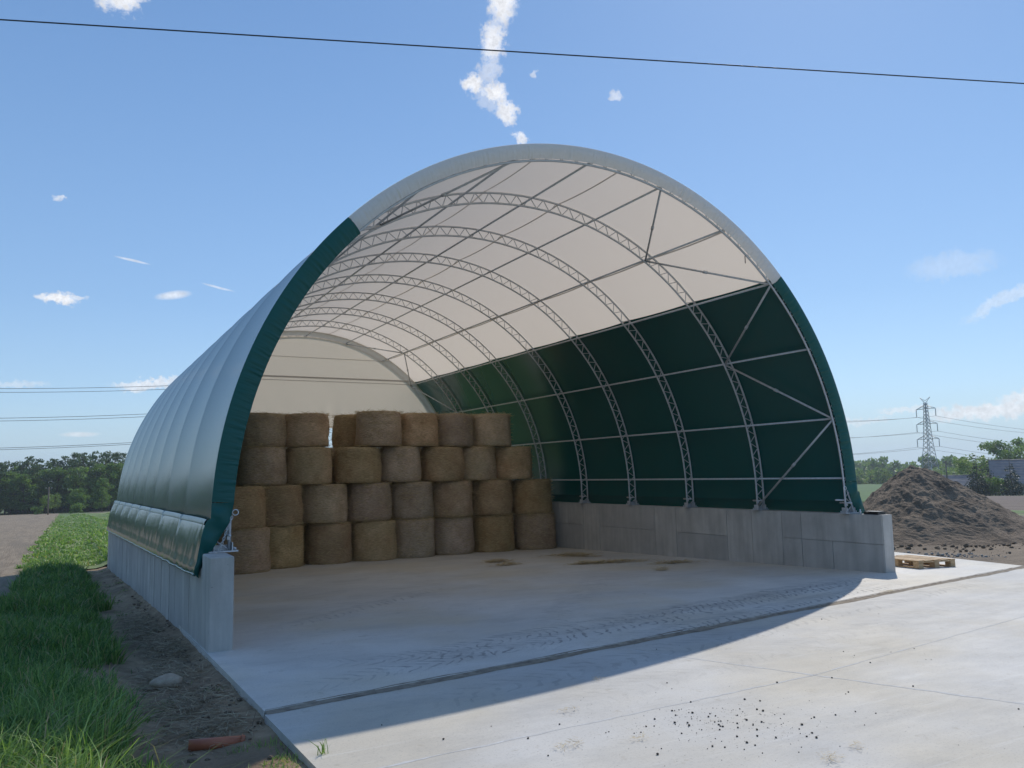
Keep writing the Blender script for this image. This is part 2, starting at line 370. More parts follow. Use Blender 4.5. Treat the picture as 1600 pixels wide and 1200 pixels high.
M['joint'] = simple('sandy_joint_fill', (.17, .135, .10), (.36, .30, .225), 10, .95, .8, 50, .015, world=True)
M['bloom'] = simple('cement_bloom_white', (.47, .455, .43), (.62, .61, .59), 20, .85, .2, world=True)
M['roof'] = simple('grey_violet_roof_sheet', (.22, .185, .18), (.29, .25, .24), .8, .6, .3, 4, .05)
M['render'] = simple('pale_render', (.4, .37, .33), (.5, .47, .42), 1, .9, .1)
M['darkwall'] = simple('dark_timber', (.04, .035, .03), (.07, .06, .05), 2, .9, .2)
M['pole'] = simple('weathered_wood', (.16, .125, .09), (.24, .2, .15), 3, .9, .3, stretch=(4, 4, .5))
M['lattice'] = simple('lattice_steel', (.36, .38, .39), (.44, .46, .47), 1, .5, 0, metallic=.3)
M['wire'] = simple('conductor_wire', (.2, .21, .225), (.25, .26, .275), 1, .5, 0)
M['cable'] = simple('black_cable', (.02, .022, .028), (.03, .032, .038), 1, .5, 0)

# ------------------------------------------------------------------ ground
def hz(x, y):
    x = np.asarray(x, float); y = np.asarray(y, float)
    yc = np.clip(y, -16, 22)
    left = -.07-.036*yc + .10*sstep(-6.5, -7.3, x)*sstep(-5.5, -2, y) - .06*sstep(-6.0, -6.3, x)*sstep(-7.0, -6.5, x)
    right = -.025-.0265*yc
    k = sstep(-5.95, -5.80, x)
    n = left*(1-k)+right*k
    r = np.hypot(x-CAM[0], y-CAM[1])
    far = np.where(r < 250, -.8-(r-30)*.0235, -5.97-(r-250)*.0045)
    f = sstep(24, 70, r)
    return n*(1-f)+far*f
def sheet(name, xs, ys, mat, off=0., edge=None, kind='structure', amp=0., fscale=1., inside=None):
    X, Y = np.meshgrid(xs, ys); Z = hz(X, Y)+off
    r = np.hypot(X-CAM[0], Y-CAM[1]); Z += off*np.clip(r/40, 0, 12)
    if name == 'mown_meadow': Z += .16*np.clip(np.sin(X*1.05+.3*np.sin(Y*.05)), 0, 1)**3*sstep(19, 26, Y)
    if name == 'terrain': Z -= .30*sstep(-17, -14, X)*sstep(-4.5, -6, X)*sstep(-14, -11, Y)*sstep(28, 23, Y)
    if amp:
        for i in range(X.shape[0]):
            for j in range(X.shape[1]): Z[i, j] += amp*fbm(X[i, j]*fscale, Y[i, j]*fscale)
    a, b = X.shape; idx = np.arange(a*b).reshape(a, b)
    F = np.stack([idx[:-1, :-1], idx[:-1, 1:], idx[1:, 1:], idx[1:, :-1]], -1).reshape(-1, 4)
    V = np.stack([X, Y, Z], -1).reshape(-1, 3)
    if inside is not None:
        c = V[F].mean(1); F = F[inside(c[:, 0], c[:, 1])]
    o = obj(name, np_mesh(name, V, [F], mat, True)); tag(o, kind=kind); return o
def axis(a, b, s0, g=1.07, c=0.):
    """graded axis, dense round c"""
    out = [c]; d = s0
    while out[-1] < b: out.append(out[-1]+d); d *= g
    lo = [c]; d = s0
    while lo[-1] > a: lo.append(lo[-1]-d); d *= g
    return np.array(lo[:0:-1]+out)
sheet('terrain', axis(-1800, 1800, .8, 1.09, -6), axis(-400, 2200, .8, 1.09, 0), M['meadow'])
sheet('ploughed_field', np.r_[np.linspace(-90, -12, 20), np.linspace(-11, -8.1, 8)], np.r_[np.linspace(4, 40, 30), np.linspace(45, 214, 35)], M['plough'], .03)
sheet('mown_meadow', np.r_[np.linspace(-8.1, 30, 190), np.linspace(31, 60, 20)], np.r_[np.linspace(19, 60, 40), np.linspace(64, 190, 40)], M['mown'], .03)
sheet('fallow_field', np.linspace(-2, 160, 40), np.linspace(192, 212, 8), M['plough2'], .03)
sheet('crop_field', np.linspace(60, 420, 60), np.linspace(60, 330, 50), M['crop'], .03, inside=lambda x, y: (np.hypot(x-CAM[0], y-CAM[1]) > 120) & (np.degrees(np.arctan2(x-CAM[0], y-CAM[1])) < 56.5))
sheet('brown_field', np.linspace(20, 240, 80), np.linspace(-30, 140, 70), M['plough2'], .03, inside=lambda x, y: (np.hypot(x-CAM[0], y-CAM[1]) > 52) & (np.hypot(x-CAM[0], y-CAM[1]) < 185) & (np.degrees(np.arctan2(x-CAM[0], y-CAM[1])) > 55))
xs = np.linspace(5.9, 46, 90); ys = np.linspace(-1.4, 40, 90)
sheet('bare_earth', xs, ys, M['earth'], .02, amp=.035, fscale=.9, inside=lambda x, y: (np.hypot(x-14, y-6) < 27))
sheet('dirt_path', np.arange(-7.1, -5.78, .05), np.arange(-13, 26, .08), M['dirt'], .012, amp=.022, fscale=2.1)
sheet('rough_verge', np.arange(-15, -6.95, .14), np.arange(-13, 26, .16), M['meadow'], .008, amp=.02, fscale=1.2)

FZ = lambda y: .05-.0265*y          # the slab falls gently into the hall
def jy(x): return -3.70+(x+5.81)*.143   # line of the slab joint
def plate(name, poly, mat, thick=.28, nx=1, off=0):
    b = MB(); n = len(poly)
    top = [(x, y, FZ(y)+off) for x, y in poly]; bot = [(x, y, FZ(y)+off-thick) for x, y in poly]
    b.add(top+bot, [tuple(range(n)), tuple(range(2*n-1, n-1, -1))]+[((i+1) % n, i, i+n, (i+1) % n+n) for i in range(n)])
    o = b.obj(name, mat); tag(o, kind='structure'); return o
g = .035
hs = [(-5.82, jy(-5.82)+g), (8.05, jy(8.05)+g), (9.45, 2.2), (6.2, 5.0), (5.9, 18.2), (-5.82, 18.2)]
plate('hall_slab', hs, M['slab'])
# apron: slab bays, cut by saw joints, each a little off the next
def apron_piece(poly, k): return plate('apron_slab', poly, M['apron'], .3, off=-.012-.002*k)
def jl(x, d): return jy(x)-g-d
def tx(y): return -2.17-(y+3.25)*.293
def by(x): return -5.45+.035*(x+5.83) if x < -1.55 else -5.30+.143*(x+1.55)
q = 0.; JX = -1.555; JY = -5.302; T0 = (tx(jy(-2.18)-g), jy(-2.18)-g)
apron_piece([(-5.83, by(-5.83)), (JX-q, JY), (T0[0]-q, T0[1]), (-5.83, jl(-5.83, 0))], 0)
apron_piece([(JX+q, JY), (16, by(16)), (16, jl(16, 0)), (T0[0]+q, T0[1])], 0)
apron_piece([(-5.86, -9.5), (tx(-8.6)-q, -8.6), (JX-q, JY), (-5.83, by(-5.83))], 0)
apron_piece([(tx(-8.6)+q, -8.6), (16, -6), (16, by(16)), (JX+q, JY)], 0)
apron_piece([(-5.86, -9.5), (-5.9, -18), (16, -18), (16, -6), (tx(-8.6), -8.6)], 0)
# pale cement bloom along the sawn lines
def bloom(p, q, n, w, sd):
    b = MB(); rows = []; p, q = Vector(p), Vector(q); d = (q-p).normalized(); s = Vector((-d.y, d.x))
    for i in range(n+1):
        c = p.lerp(q, i/n); a = w*max(.12, .5+1.1*fbm(i*.13+sd, sd)); e = w*max(.12, .5+1.1*fbm(i*.17+sd, 5+sd))
        u, v = c-s*a, c+s*e; rows.append([(u.x, u.y, FZ(u.y)-.0108), (v.x, v.y, FZ(v.y)-.0108)])
    b.grid(rows, flip=True); tag(b.obj('cement_bloom', M['bloom']), kind='structure')
bloom(T0, (tx(-8.6), -8.6), 150, .026, 1.); bloom((-5.8, by(-5.8)), (JX, JY), 110, .02, 7.); bloom((JX, JY), (12, by(12)), 300, .013, 3.)
# sand washed into the joint
jb = MB(); rows = []
for i, x in enumerate(np.linspace(-5.81, 8.04, 240)):
    yy = jy(x); w1 = g+.012+.05*max(0, fbm(x*1.3, 3.1)+.15); w2 = g+.02+.07*max(0, fbm(x*1.1, 8.7)+.2)
    rows.append([(x, yy-w2, FZ(yy-w2)-.0105), (x, yy-g*.5, FZ(yy)-.009+.004*fbm(x*9, 1)), (x, yy+g*.2, FZ(yy)-.013+.005*fbm(x*7, 5)), (x, yy+g*.9, FZ(yy)-.002+.003*fbm(x*5, 3)), (x, yy+w1+.01, FZ(yy+w1)+.0012)])
jb.grid(rows, flip=True); tag(jb.obj('joint_sand', M['joint']), kind='structure')

# ------------------------------------------------------------------ concrete side walls, cast in panels
def wall_thing(name, label, x_in, x_out, y0, y1, zt, zb, panels, side, group='low concrete walls under the hall'):
    """x_in/x_out: functions of y; panels on the visible face"""
    root = empty(name, ((x_in(y0)+x_out(y0))/2, y0, FZ(y0)))
    tag(root, label, 'wall', group)
    L = Vector(root.location)
    b = MB(); e = .016 if side == 'in' else .075
    fi = x_in if side == 'in' else x_out
    sg = 1 if (fi(y0) < (x_in(y0)+x_out(y0))/2) else -1      # core set back behind the panel face
    f = lambda y: fi(y)+sg*e
    o = x_out if side == 'in' else x_in
    q = [(f(y0), y0), (o(y0), y0), (o(y1), y1), (f(y1), y1)]
    if sg < 0: q = q[::-1]
    b.hexa([Vector((x, y, zb))-L for x, y in q], [Vector((x, y, zt))-L for x, y in q])
    b.obj('core', M['wall'], root)
    for (a, c, z0, z1) in panels:
        p = MB(); gp = .007; a += gp; c -= gp
        jit = random.uniform(-.004, .004)
        f0 = [(fi(a)-sg*jit, a), (fi(c)-sg*jit, c), (fi(c)+sg*(e+.01), c), (fi(a)+sg*(e+.01), a)]
        if sg > 0: f0 = f0[::-1]
        p.hexa([Vector((x, y, z0+gp))-L for x, y in f0], [Vector((x, y, z1-gp))-L for x, y in f0])
        p.obj('panel', M['wall'], root)
    return root
YS = [-.742, 1.08, 1.57, 2.4, 3.14, 4.83, 5.62, 8.0, 8.77, 10.48, 12.6, 15.2, 18.6]
pan = []
for i in range(len(YS)-1):
    a, c = YS[i], YS[i+1]; zt = 1.078
    if i in (0, 1): 
        if i == 0: pan += [(a, c, .56, zt), (a, .35, -.45, .56), (.35, c, -.45, .56)]
        else: pan += [(a, c, .56, zt), (a, c, -.45, .56)]
    elif c-a > 1.2: pan += [(a, c, .5, zt), (a, c, -.8, .5)]
    else: pan += [(a, c, -.8, zt)]
wr = wall_thing('concrete_wall', 'long grey concrete wall under the right side, its inner face showing panel joints', lambda y: 5.48, lambda y: 5.75, -.75, 18.6, 1.08, -1.1, pan, 'in')
lx = lambda y: -5.80-.0092*(y+.75)
pan = []; y = -.20; k = 0
while y < 18.5:
    w = random.choice((.42, .62, .62, .75)); c = min(y+w, 18.58)
    pan.append((y, c, -1.1, .93-.37*(c+.1)/17.95)); y = c
wl = wall_thing('concrete_wall', 'grey concrete wall under the green tarpaulin skirt beside the trodden dirt', lambda y: lx(y)+.25, lx, -.20, 18.6, 1.04, -1.3, pan, 'out')
pb = MB(); L = Vector(wl.location)
def bevbox(b, x0, x1, y0, y1, z0, z1, c=.012):
    P = []
    for (z, i) in ((z0, 0), (z1-c, 0), (z1, c)):
        xa, xb, ya, yb = x0+i, x1-i, y0+i, y1-i
        P.append([(xa+c, ya, z), (xb-c, ya, z), (xb, ya+c, z), (xb, yb-c, z), (xb-c, yb, z), (xa+c, yb, z), (xa, yb-c, z), (xa, ya+c, z)])
    vs = [Vector(p)-L for ring in P for p in ring]; fs = [tuple(range(7, -1, -1)), tuple(range(16, 24))]
    for r in range(2):
        for k in range(8): fs.append((r*8+k, r*8+(k+1) % 8, r*8+8+(k+1) % 8, r*8+8+k))
    b.add(vs, fs)
bevbox(pb, -5.806, -5.545, -.752, -.197, -.6, 1.092); po = pb.obj('end_pillar', M['wall'], wl); po['label'] = 'square concrete end pillar rising above the wall'
slab_foot = None

# ------------------------------------------------------------------ the arched storage hall
hall = empty('storage_hall', (0, 0, 0)); tag(hall, 'arched fabric storage hall, white roof and dark green sides on lattice arches', 'storage hall')
BAY = 2.2; NB = 8; LEN = BAY*NB; CZ = 1.37; RI = 5.475; RO = 5.665; RF = 5.705; RP = 5.53; WT = 1.08
def arc(r, n=72, leg=WT+.02):
    pts = [(r, leg)]
    for i in range(n+1):
        a = math.pi*i/n; pts.append((r*math.cos(a), CZ+r*math.sin(a)))
    pts.append((-r, leg)); return pts
oc = MB(); oc.tube([(x, 0, z) for x, z in arc(RO)], .0195, 7); oc = oc.mesh('outer_chord')
ic = MB(); ic.tube([(x, 0, z) for x, z in arc(RI)], .0195, 7); ic = ic.mesh('inner_chord')
lc = MB(); NZ = 64
def polar(r, t):
    """t 0..1 along the whole arch with short legs"""
    leg = CZ-WT-.02; s = t*(math.pi*5.55+2*leg)
    if s < leg: return (r, WT+.02+s)
    s -= leg
    if s > math.pi*5.55: return (-r, CZ-(s-math.pi*5.55))
    a = s/5.55; return (r*math.cos(a), CZ+r*math.sin(a))
for i in range(NZ):
    p, q, w = polar(RI, i/NZ), polar(RO, (i+.5)/NZ), polar(RI, (i+1)/NZ)
    lc.tube([(p[0], 0, p[1]), (q[0], 0, q[1])], .009, 5, cap=False); lc.tube([(q[0], 0, q[1]), (w[0], 0, w[1])], .009, 5, cap=False)
lc = lc.mesh('lacing')
fp = MB(); fp.box((0, 0, .008), (.34, .16, .016)); fp.box((-.105, 0, .06), (.012, .12, .10)); fp.box((.105, 0, .06), (.012, .12, .10)); fp.box((0, .06, .045), (.2, .01, .07))
for sx in (-.14, .14):
    for sy in (-.055, .055): fp.tube([(sx, sy, .016), (sx, sy, .05)], .01, 6)
fp = fp.mesh('foot_plate')
bk = MB(); bk.tube([(0, -.13, 0), (0, .13, 0)], .016, 6); bk.box((0, 0, -.03), (.03, .06, .05)); bk = bk.mesh('ratchet')
for k in range(NB+1):
    y = k*BAY
    a = obj('arch', oc, M['steel'], hall, (0, y, 0)); a['label'] = 'lattice steel arch'
    i_ = obj('inner_chord', ic, M['steel'], a); l_ = obj('lacing', lc, M['steel'], a)
    for sx in (1, -1):
        obj('foot_plate', fp, M['steel'] if sx > 0 else M['paintw'], a, (sx*5.552, 0, WT+.004))
        obj('tension_ratchet', bk, M['steel'], a, (sx*5.49, 0, WT+.2))
PUR = [(5.46, 1.73), (5.31, 2.84), (4.77, 4.12), (3.90, 5.28), (2.78, 6.12), (1.42, 6.69), (0, 6.875)]
ANG = [math.atan2(z-CZ, x) for x, z in PUR]; ANG += [math.pi-a for a in ANG[:-1]][::-1]
def node(i, y, r=RP): return (r*math.cos(ANG[i]), y, CZ+r*math.sin(ANG[i]))
for i in range(len(ANG)):
    b = MB(); b.tube([node(i, -.01), node(i, LEN+.01)], .0195, 7); b.obj('purlin', M['steel'], hall)
# knee bracing in the first and last bay, both sides
def brace(p, q):
    b = MB(); b.tube([p, q], .0195, 7)
    m = (Vector(p)+Vector(q))/2; d = (Vector(q)-Vector(p)).normalized(); b.tube([m-d*.04, m+d*.04], .03, 7)
    b.obj('brace', M['steel'], hall)
for side in (0, 1):
    f = (lambda i: i) if side == 0 else (lambda i: 12-i)
    for (ya, yb) in ((0, BAY), (LEN, LEN-BAY)):
        rr = RP-.035
        P = lambda i, y: node(f(i), y, rr)
        def foot(y): return ((rr if side == 0 else -rr), y, WT+.09)
        brace(P(5, ya), P(4, yb)); brace(P(4, yb), P(3, ya)); brace(P(3, ya), P(2, yb)); brace(P(2, yb), P(1, ya)); brace(P(1, ya), foot(yb))
# fabric skin
def rad(y): 
    u = (y % BAY)/BAY
    if y <= 0 or y >= LEN: u = 0
    s = math.sin(math.pi*u); return RF-.045*s**.8
YF = []
for k in range(NB): YF += [k*BAY+BAY*u for u in (0, .03, .07, .13, .22, .35, .5, .65, .78, .87, .93, .97)]
YF = [-.10, -.05]+YF+[LEN, LEN+.1]
B45 = math.radians(45)
DR = .0056          # the left side widens slightly towards the back
def skin(name, a0, a1, n, mat):
    b = MB(); P = []
    for i in range(n+1):
        a = a0+(a1-a0)*i/n; w_ = max(0, 1-(math.pi-a)/.6)**2; P.append([(rad(y)*math.cos(a)-DR*(y+.75)*w_, y, CZ+rad(y)*math.sin(a)) for y in YF])
    b.grid(P); return b.obj(name, mat, hall)
skin('roof_fabric', B45, math.pi-B45, 60, M['white'])['label'] = 'white translucent roof fabric'
skin('side_fabric', -.012, B45, 32, M['green'])['label'] = 'dark green fabric on the right side'
skin('side_fabric', math.pi-B45, math.pi+.012, 32, M['green'])['label'] = 'dark green fabric on the left side, sky shining on it'
# welded seams: a double layer under the white fabric
for a in (math.radians(58.2), math.radians(82), math.radians(98), math.radians(121.8)):
    b = MB(); P = []
    for d in (-.003, .003): P.append([((rad(y)-.012)*math.cos(a+d), y, CZ+(rad(y)-.012)*math.sin(a+d)) for y in YF[1:-1]])
    b.grid(P); b.obj('welded_seam', M['seam'], hall)
# skirts hanging outside the walls
def skirt_pt(side, y, t):
    """t 0 (seam) .. 1 (hem)"""
    k = (y+.1)/(LEN+.5)
    zt = 1.47-.10*k if side < 0 else 1.47; zb = (.845-.37*k) if side < 0 else .86
    z = zt+(zb-zt)*t
    fl = (.032+.135*t**.62) if side < 0 else (.03+.22*t)
    if side < 0 and t > .8: fl += .012*math.sin((t-.8)/.2*math.pi)
    x = RF+fl + ((DR+(.0092-DR)*min(1, t*2.5))*(y+.75) if side < 0 else 0)
    u = (y % BAY)/BAY
    wob = .010*fbm(y*2.2, t*.8, 2.)*t+.0035*fbm(y*7, t*1.0, 6.)*t*(1.3-t)+.002*math.sin(y*21+4*fbm(y*1.7, 2.))*t*(1-t)*2 - .022*math.exp(-((u-.5)/.5)**2)*(1-t)
    if u < .05 or u > .95: wob += .012*(1-t)
    return (side*(x+wob), y, z+.012*fbm(y*2.2, 4.)*t)
for side in (-1, 1):
    b = MB(); P = []
    ys = np.linspace(-.10, LEN+.35, 330 if side < 0 else 120)
    for i in range(15): P.append([skirt_pt(side, y, i/14) for y in ys])
    b.grid(P); sk = b.obj('skirt', M['skirt'], hall); sk['label'] = 'glossy green tarpaulin skirt hanging over the wall'
    h = MB(); h.tube([Vector(skirt_pt(side, y, 1.))+Vector((0, 0, -.004)) for y in ys], .014, 6); h.obj('hem', M['green'], sk)
    s2 = MB(); P = []
    for t, dx in ((-.02, .012), (.03, .02), (.08, .012)): P.append([Vector(skirt_pt(side, y, max(0, t)))+Vector((side*dx, 0, -.6*t if t < 0 else 0)) for y in ys])
    s2.grid([[tuple(v) for v in r] for r in P]); s2.obj('seam_band', M['green'], sk)
# front rim: the fabric end folded round the first arch and gathered
def rim(name, a0, a1, n, mat, low=0.):
    b = MB(); P = []
    for i in range(n+1):
        a = a0+(a1-a0)*i/n; row = []
        for j in range(8):
            t = j/7; r = RF+.004-(RF-RI-.01+low)*t
            w = .006*fbm(a*17, t*.8, 3.)+.010*math.sin(a*330+5*fbm(a*23, 1.))*max(0, .25+fbm(a*31, 4.))*(.15+1.3*t)+.006*fbm(a*150, t*1.2, 8.)*(.4+t)
            y = -.10-.018*math.sin(t*math.pi*.9)+.06*t**2.2+w*min(1, t*3)
            row.append((r*math.cos(a), y, CZ+r*math.sin(a)))
        P.append(row)
    b.grid(P); return b.obj(name, mat, hall)
rim('front_rim', B45+.0015, math.pi-B45-.0015, 1300, M['rimw'])['label'] = 'white gathered fabric rim round the top of the opening'
rim('front_rim', .055, B45, 520, M['rim'])['label'] = 'green gathered fabric rim on the right edge'
rim('front_rim', math.pi-B45, math.pi-.055, 700, M['rim'], .045)['label'] = 'green gathered fabric rim on the left edge'
for side in (1, -1):
    b = MB(); P = []
    for i in range(41):
        t = i/40; z = 1.672-t*(1.672-.85)
        if z > 1.47: xo = RF+.004
        else: xo = abs(skirt_pt(side, -.1, (1.47-z)/(1.47-.86))[0])
        if z > 1.372 and z > 1.47: xo = math.sqrt(max(0, (RF+.004)**2-(z-CZ)**2))
        xi0 = math.sqrt(max(0, (RI+.014-(.045 if side < 0 else 0))**2-(z-CZ)**2)) if z > CZ else RI+.014-(.045 if side < 0 else 0)
        e = sstep(0, 1, t); xi = xi0*(1-e)+(xo-.05)*e
        row = []
        for j in range(8):
            s = j/7; x = xo+(xi-xo)*s
            w = .018*math.sin(z*23+s*3)+.02*fbm(z*6, s*2, 5)
            row.append((side*x, -.10-.018*math.sin(s*math.pi*.9)+.06*s**2.2+w*min(1, s*3)-.02*t, z-.05*s*t))
        P.append(row)
    b.grid(P); b.obj('rim_tail', M['rim'], hall)
# back gable sheet, open below
b = MB(); P = []
for i in range(61):
    zt = i/60; row = []
    for j in range(101):
        x = -5.69+11.38*j/100
        top = CZ+math.sqrt(max(0, 5.69**2-x*x)); bot = min(3.62+.05*math.sin(x*2.1)+.03*fbm(x*2, 1), top)
        z = bot+(top-bot)*zt
        dz = max(0, 1-(z-bot)/.9)
        y = LEN-.03+.05*dz*math.sin(x*11+2*fbm(x, 2))*max(.15, fbm(x*.8, 5)+.5)+.012*fbm(x*.7, z*.7, 3)
        row.append((x, y, z))
    P.append(row)
b.grid(P); gb = b.obj('gable_fabric', M['white'], hall); gb['label'] = 'white fabric closing the upper back end'
for (z, hgt) in ((5.42, .055), (5.30, .02), (6.12, .018)):
    hw = math.sqrt(5.66**2-(z-CZ)**2)
    s = MB(); s.box((0, LEN-.05, z), (2*hw, .012, hgt)); s.obj('gable_seam', M['seam'], gb)
# tail rope ring and chain at the front right and left feet
for sx in (1, -1):
    b = MB()
    c = Vector((sx*5.42, -.05, 1.55)); b.tube([c+Vector((math.cos(t)*.034, -.01, math.sin(t)*.034)) for t in np.linspace(0, 2*math.pi, 15)[:-1]], .006, 6, closed=True)
    rg = b.obj('tie_ring', M['paintw'], hall)
    ch = MB(); p0 = c+Vector((sx*.04, -.02, -.05)); p1 = Vector((sx*5.60, -.08, WT+.03)); nl = 13
    for i in range(nl):
        p = p0.lerp(p1, (i+.5)/nl); d = (p1-p0).normalized(); s = Vector((0, 1, 0)) if i % 2 else d.cross(Vector((0, 1, 0)))
        ch.tube([p+d*.028*math.cos(t)+s*.013*math.sin(t) for t in np.linspace(0, 2*math.pi, 9)[:-1]], .0035, 5, closed=True)
    ch.obj('chain', M['paintw'], rg)
b = MB(); b.tube([(5.44, .0, 1.33), (5.22, .0, 1.34)], .016, 7); b.obj('stub_tube', M['steel'], hall)
b = MB(); b.tube([(3.25, -.02, 5.72), (3.24, -.03, 5.58)], .008, 5); b.obj('hanging_strap', M['black'], hall)
# flat black box and a bolt on the right wall's front end
b = MB()
b.box((0, 0, .02), (.21, .30, .04)); b.box((0, 0, .047), (.19, .28, .014)); b.box((-.11, .05, .03), (.015, .07, .02))
tag(b.obj('black_case', M['black'], None, (5.62, -.50, WT+.002)), 'flat black plastic case lying on the front end of the concrete wall', 'case')
b = MB(); b.tube([(0, 0, 0), (0, 0, .09)], .012, 7); b.tube([(0, 0, .03), (0, 0, .045)], .024, 6)
tag(b.obj('anchor_bolt', M['paintw'], None, (5.53, -.27, WT)), 'short pale anchor bolt standing on the wall beside the black case', 'bolt')

# ------------------------------------------------------------------ hay bales
def bale_mesh(k):
    rr = random.Random(k); b = MB(); NA, NH = 56, 22; r0, h = .597, .975; P = []
    for j in range(NH+1):
        t = j/NH; z = t*h; row = []
        for i in range(NA):
            a = 2*math.pi*i/NA; cx, cy = math.cos(a), math.sin(a)
            ed = min(t, 1-t)*h; rd = r0-.035*math.exp(-(ed/.035)**2)
            rd += .034*fbm(cx*1.4+k*9, cy*1.4, t*2.+k, 3)+.014*fbm(cx*7+k*5, cy*7, t*9, 3)-.014*(2*t-1)**2+.02*(.5-t)
            row.append((rd*cx, rd*cy, z+.012*fbm(cx*2+k, cy*2, 7.)*(1 if t > .8 else 0)))
        row.append(row[0]); P.append(row)
    vs = [p for r in P for p in r[:-1]]; fs = []
    for j in range(NH):
        for i in range(NA): fs.append((j*NA+i, j*NA+(i+1) % NA, (j+1)*NA+(i+1) % NA, (j+1)*NA+i))
    # shallow domed ends
    for (ring, z, s) in ((0, .01, -1), (NH, h+.012, 1)):
        c = len(vs); inner = []
        for i in range(NA):
            x, y, zz = vs[ring*NA+i]; vs.append((x*.9, y*.9, z+.012*fbm(x*5+k, y*5, 3))); inner.append(c+i)
        vs.append((0, 0, z)); ct = len(vs)-1
        for i in range(NA):
            j2 = (i+1) % NA; q = (ring*NA+i, ring*NA+j2, inner[j2], inner[i]); tq = (inner[i], inner[j2], ct)
            fs.append(q if s > 0 else q[::-1]); fs.append(tq if s > 0 else tq[::-1])
    b.add(vs, fs, True); return b.mesh('bale_body')
def straw_fringe(k, n=1500, h=.975):
    r = np.random.default_rng(100+k)
    a = r.uniform(0, 2*np.pi, n); edge = r.random(n) < .35
    z = np.where(edge, np.where(r.random(n) < .5, r.normal(.02, .02, n), h+r.normal(-.01, .02, n)), r.uniform(.02, h-.02, n)).clip(.004, h+.03)
    rd = np.where(edge, .565+r.normal(0, .015, n), .595+r.normal(0, .008, n))
    p = np.stack([rd*np.cos(a), rd*np.sin(a), z], 1)
    tn = np.stack([-np.sin(a), np.cos(a), np.zeros(n)], 1); nr = np.stack([np.cos(a), np.sin(a), np.zeros(n)], 1)
    d = tn*r.choice([-1, 1], n)[:, None]+nr*np.abs(r.normal(0, .38, n))[:, None]+np.array([0, 0, 1])*r.normal(0, .35, n)[:, None]
    d /= np.linalg.norm(d, axis=1)[:, None]; L = r.uniform(.04, .19, n)[:, None]
    s = np.cross(d, nr); s /= np.linalg.norm(s, axis=1)[:, None]+1e-6; w = r.uniform(.0018, .0035, n)[:, None]
    q = p+d*L; V = np.stack([p-s*w, p+s*w, q+s*w*.6, q-s*w*.6], 1)
    V[:, :, 2] = np.maximum(V[:, :, 2], .003); V = V.reshape(-1, 3)
    F = np.arange(4*n).reshape(n, 4)
    return np_mesh('loose_straw', V, [F], M['straw'], False, np.repeat(r.random(n), 4))
BM = [bale_mesh(k) for k in range(6)]; SM = [straw_fringe(k) for k in range(4)]
ORD = ['first', 'second', 'third', 'fourth', 'fifth', 'sixth', 'seventh', 'eighth', 'ninth', 'tenth', 'eleventh', 'twelfth', 'thirteenth', 'fourteenth', 'fifteenth', 'sixteenth', 'seventeenth', 'eighteenth', 'nineteenth', 'twentieth']
ROWN = ['bottom', 'second', 'third', 'top']
bi = [0]
def bale(x, y, z, label, sc=1., tilt=(0, 0), hs=1.):
    k = bi[0]; bi[0] += 1
    o = empty('hay_bale', (x, y, z)); tag(o, label, 'hay bale', 'stacked round hay bales')
    o.rotation_euler = (tilt[0], tilt[1], random.uniform(0, 6.28)); o.scale = (sc, sc, hs)
    obj('body', BM[k % 6], M['hay'], o); obj('loose_straw', SM[(k*3) % 4], None, o)['kind'] = 'stuff'
# front faces sit near y = 10; x of each bale, left to right
rows = [[(-3.52, 9.55), (-2.54, 10.30), (-1.24, 10.56), (.0, 10.54), (1.10, 10.55), (2.34, 10.66), (3.58, 10.58), (4.84, 10.36)],
        [(-3.62, 9.6), (-2.56, 10.32), (-1.35, 10.56), (-.12, 10.58), (1.09, 10.6), (2.30, 10.62), (3.54, 10.58), (4.79, 10.42)],
        [(-2.92, 10.55), (-1.74, 10.58), (-.43, 10.6), (.77, 10.62), (2.02, 10.62), (3.13, 10.66), (4.25, 10.6)],
        [(-2.93, 10.62), (-1.79, 10.66), (.16, 10.6), (1.33, 10.66), (2.42, 10.68), (3.58, 10.66)]]
WD = [[1.0]*8, [1.0]*8, [1., .99, 1.03, .95, 1.03, .93, 1.], [1., .99, 1.03, .93, .94, 1.]]
zs = [FZ(10.4), .80, 1.785, 2.74]
HT = [1.05, .995, .96, .945]
for r_, row in enumerate(rows):
    for i, (x, y) in enumerate(row):
        z = zs[r_]+.0
        hs_ = HT[r_] + (.03 if (r_ == 3 and i == 2) else -.08 if (r_ == 3 and i < 2) else 0)
        if r_ == 0: z = FZ(y)
        zz = z+.002
        bale(x, y, zz, f'round hay bale, {ORD[i]} from the left in the {ROWN[r_]} front row', WD[r_][i]*random.uniform(.985, 1.005), (random.uniform(-.022, .022), random.uniform(-.022, .022)), hs_*random.uniform(.975, 1.0))
# second rank behind, seen in the gaps
bale(-.17, 11.72, 2.745, 'darker round hay bale set back behind the gap in the top row', .98, (0, 0), .93)
bale(-3.72, 11.25, 1.79, 'round hay bale half hidden at the far left of the third row', 1, (0, 0), .96)
for r_, xs_ in enumerate(((-2.9, -1.7, -.5, .7, 1.9, 3.05, 4.25), (-4.3, -2.9, -1.7, -.55, .65, 1.85, 3.0, 4.2), (-2.2, -1.0, .25, 1.45, 2.65, 3.8))):
    for i, x in enumerate(xs_): bale(x, 11.78, (FZ(11.78), .80, 1.785)[r_]+.002, f'round hay bale of the rear rank, {ORD[i]} from the left behind the {ROWN[r_]} row', .99, (0, 0), HT[r_])

